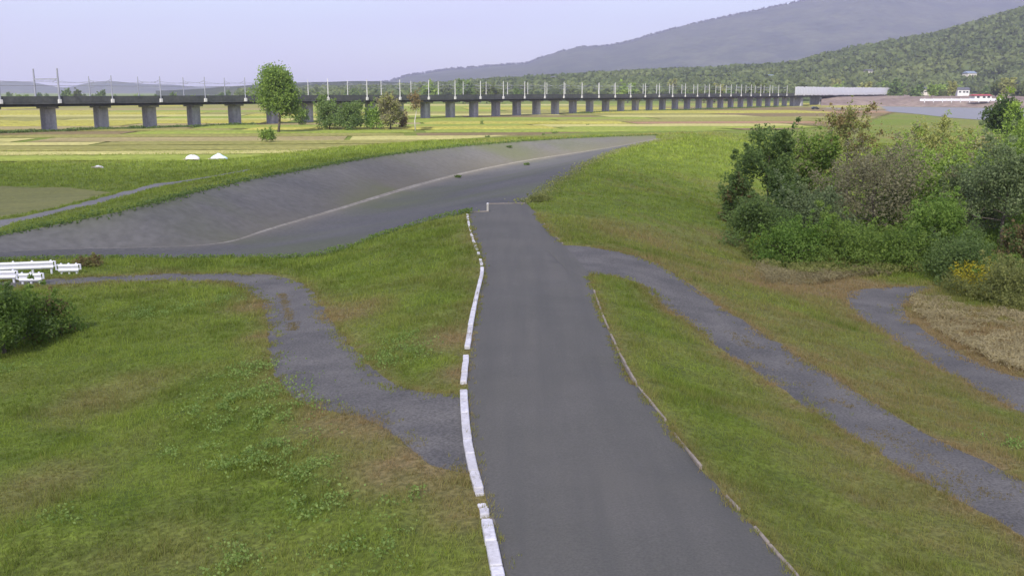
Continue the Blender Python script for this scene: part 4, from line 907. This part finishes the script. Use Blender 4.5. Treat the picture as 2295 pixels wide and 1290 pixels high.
house('pale house with dark roof among trees right of the barrier', 2040, 205, 900, 12, 9, 5.0, 'wall_tan', 'roof_dark', .15)
house('white house with dark roof half way to the red roofed house', 2118, 209, 820, 9, 8, 4.6, 'wall_white', 'roof_dark', -.2)
house('cream house on the slope above the red roofed house', 2130, 186, 1130, 12, 9, 6.0, 'wall_tan', 'roof_blue', .3)
house('white house high among the trees above the middle of the viaduct', 1472, 174, 1330, 8, 7, 2.8, 'wall_white', 'roof_blue', .1)
house('second white house beside the one above the viaduct middle', 1493, 175, 1300, 7.5, 7, 2.6, 'wall_white', 'roof_dark', -.15)
house('small pale house low in the tree belt left of centre above the viaduct', 1236, 186, 1180, 8, 7, 3.0, 'wall_tan', 'roof_dark', .1)
house('tiny white house just above the last masts before the pale barrier', 1702, 184, 1200, 8, 7, 3.0, 'wall_white', 'roof_blue', -.1)
house('cream house on the wooded slope above the pale barrier', 1912, 176, 1240, 9, 7, 3.2, 'wall_tan', 'roof_dark', .2)
t = empty('roadside_barrier', tuple(azi(2120, 600)) + (0,)); tag(t, 'long low pale roadside barrier on the far river bank', 'barrier')
q0 = np.array([*azi(2028, 610), hgt(222, 610)]); q1 = np.array([*azi(2205, 590), hgt(221.5, 590)]); o0 = np.array([*azi(2120, 600), 0])
MB().prism([(-.2, -.9), (.2, -.9), (.2, .3), (-.2, .3)], [q0 - o0, q1 - o0]).build('rail', M['barrier'], t)
for i in range(9): MB().box(tuple(q0 + (q1 - q0) * (i + .5) / 9 - o0 + np.array([0, -.4, -.6])), (.4, .3, 2.6)).build('post', M['mast'], t)

# ------------------------------------------------------------------ trees beyond the viaduct
protos = []
for i, (leaf, nl, cl, tint) in enumerate((('forest', 9, .24, .35), ('forest', 10, .22, .65), ('leaf_dark', 9, .25, .5), ('leaf_olive', 9, .23, .5), ('leaf_green', 10, .22, .6))):
    mb, tips = make_limbs(10, 4.2, nl, 200 + i, .3, .2, 0, 2)
    protos.append((mb.mesh('trunk', M['bark']), foliage_mesh('crown', tips, cl * 9, 900, 1.5, M[leaf], 300 + i, .95, tint)))
def far_tree(px, dist, h, k, label, group, z=None):
    x, y = azi(px, dist); z = hill_z(x, y) if z is None else z
    t = empty('tree', (x, y, z), random.uniform(0, 6.28)); tag(t, label, 'tree', group); s_ = h / 10.5; t.scale = (s_ * random.uniform(.9, 1.3), s_ * random.uniform(.9, 1.3), s_)
    link('trunk', protos[k][0], t); link('crown', protos[k][1], t)
for i in range(64):                              # between the viaduct and the hill foot
    px = random.uniform(960, 2290); far_tree(px, random.uniform(800, 1150) if px < 1990 else random.uniform(720, 1100), random.uniform(9, 17), kk := random.randrange(5), ('dull green', 'light green', 'dark green', 'olive', 'fresh green')[kk] + ' leafy tree in the belt between viaduct and wooded hill', 'trees at the foot of the hill')
for i in range(82):
    px = -40 + i * 13 - (i > 50) * 0 + random.uniform(-14, 14); far_tree(px, random.uniform(900, 1300), random.uniform(4.5, 8) * (1.5 if px > 520 and random.random() < .5 else 1), random.choice((0, 2, 2, 4)), 'dark tree in the low line beyond the fields', 'trees in the low line beyond the fields', -2.5)
far_tree(185, 900, 10.5, 2, 'rounded dark tree rising behind the left masts of the viaduct', None, -2.5); far_tree(212, 920, 11, 0, 'taller rounded tree next to the dark one behind the left masts', None, -2.5); far_tree(262, 940, 9.6, 2, 'lone rounded tree behind the fourth mast from the left', None, -2.5)
for px, k, lab in ((2095, 3, 'olive tree left of the red roofed house on the far river bank'), (2215, 3, 'olive tree right of the red roofed house on the far river bank'), (2052, 4, 'fresh green tree at the left end of the roadside barrier'), (2190, 0, 'dull green tree just right of the red roofed house'), (2280, 1, 'light green tree right of the white gabled house')):
    far_tree(px, random.uniform(690, 740), random.uniform(8, 13), k, lab, 'trees between the far bank houses', 3.4)
# the wood on the hillside: one mass of crowns
def forest(name, C, n, size, jlo, jhi, mat, seed, per=16):
    r2 = np.random.default_rng(seed); ny, nx = C.shape[0] - 1, C.shape[1] - 1
    j = jlo + (jhi - jlo) * r2.random(n) ** .9; i = r2.random(n) * nx * .999; a, b_ = j.astype(int), i.astype(int); fj, fi = (j - a)[:, None], (i - b_)[:, None]
    p_ = (C[a, b_]*(1-fi) + C[a, b_+1]*fi)*(1-fj) + (C[a+1, b_]*(1-fi) + C[a+1, b_+1]*fi)*fj
    s_ = size * (.6 + .8 * r2.random(n)); tint0 = np.clip(.45 + (noise(p_[:, 0], p_[:, 1], 90, seed) - .5) * 1.0 + r2.normal(0, .16, n), 0, 1)
    d = r2.normal(size=(n, per, 3)); d /= np.linalg.norm(d, axis=2)[..., None]; d[..., 2] = np.abs(d[..., 2])
    c = p_[:, None] + d * s_[:, None, None] * np.array([.5, .5, .75]) * (.65 + .35 * r2.random((n, per, 1))); c = c.reshape(-1, 3)
    co, fc = leaf_quads(c, np.repeat(s_, per) * .55, aspect=.9); t = np.clip(np.repeat(tint0, per) + r2.normal(0, .1, len(c)), 0, 1)
    o = link(name, np_mesh(name, co, fc, mat, {'tint': np.repeat(t, 4), 'dry': np.zeros(len(co))})); tag(o, kind='stuff')
forest('hillside_forest', hillC, 26000, 10, 4, 40, M['forest'], 400, 11)
forest('mountain_forest', mountC, 2600, 16, 28.5, 31, M['forest_dim'], 401, 9)

# ------------------------------------------------------------------ one unseen cloud placed to shade the foreground, and the air
cm, ns, ln, p = new_mat('cloud_white'); p.inputs['Base Color'].default_value = (.9, .9, .9, 1); p.inputs['Roughness'].default_value = 1; p.inputs['Specular IOR Level'].default_value = 0
tr = ns.new('ShaderNodeBsdfTransparent'); xs_ = ns.new('ShaderNodeMixShader'); xs_.inputs[0].default_value = .58
ln.new(p.outputs[0], xs_.inputs[1]); ln.new(tr.outputs[0], xs_.inputs[2]); ln.new(xs_.outputs[0], [n for n in ns if n.type == 'OUTPUT_MATERIAL'][0].inputs[0])
def cloud(label, ground_xy, rx, ry, seed, alt=1500):
    """A flat based cumulus whose shadow falls on the given ground point."""
    k = alt / to_sun.z; x, y = ground_xy[0] + to_sun.x * k, ground_xy[1] + to_sun.y * k; r2 = np.random.default_rng(seed); nu, nv = 64, 22; co = []; fc = []
    ph = r2.random(8) * 6.28
    for j in range(nv + 1):
        v = math.pi * j / nv
        for i in range(nu):
            a = 2 * math.pi * i / nu; r0 = 1 + .07 * math.sin(2*a + ph[0]) + .06 * math.sin(3*a + ph[1]) + .05 * math.sin(7*a + ph[2]) + .03 * math.sin(13*a + ph[3])
            X, Y, Zc = math.cos(a) * math.sin(v) * rx * r0, math.sin(a) * math.sin(v) * ry * r0, math.cos(v)
            lump = 1 + .35 * (noise([X + 900 * math.cos(v)], [Y], rx * .4, seed)[0] - .3); co.append((X, Y, Zc * (min(rx, ry) * .4 * lump if Zc > 0 else 14)))
    for j in range(nv):
        for i in range(nu): fc.append((j*nu+i, (j+1)*nu+i, (j+1)*nu+(i+1) % nu, j*nu+(i+1) % nu))
    o = link('cloud', np_mesh('cloud', co, fc, cm, None, True), None, (x, y, alt)); tag(o, kind='structure')
cloud('', (-64, 18), 112, 104, 1)
hv = bpy.data.materials.new('haze'); hv.use_nodes = True; hn = hv.node_tree.nodes; hn.remove(hn['Principled BSDF'])
pv = hn.new('ShaderNodeVolumePrincipled'); pv.inputs['Color'].default_value = (.72, .71, 1.0, 1); pv.inputs['Density'].default_value = 1.25e-4; pv.inputs['Anisotropy'].default_value = .2
hv.node_tree.links.new(pv.outputs[0], [n for n in hn if n.type == 'OUTPUT_MATERIAL'][0].inputs['Volume'])
top = max(420, float(mountC[..., 2].max()) + 30)
tag(MB().box((0, 0, (top - 14) / 2), (19000, 19000, top + 14)).build('haze', hv), kind='stuff')
scene.cycles.volume_bounces = 1
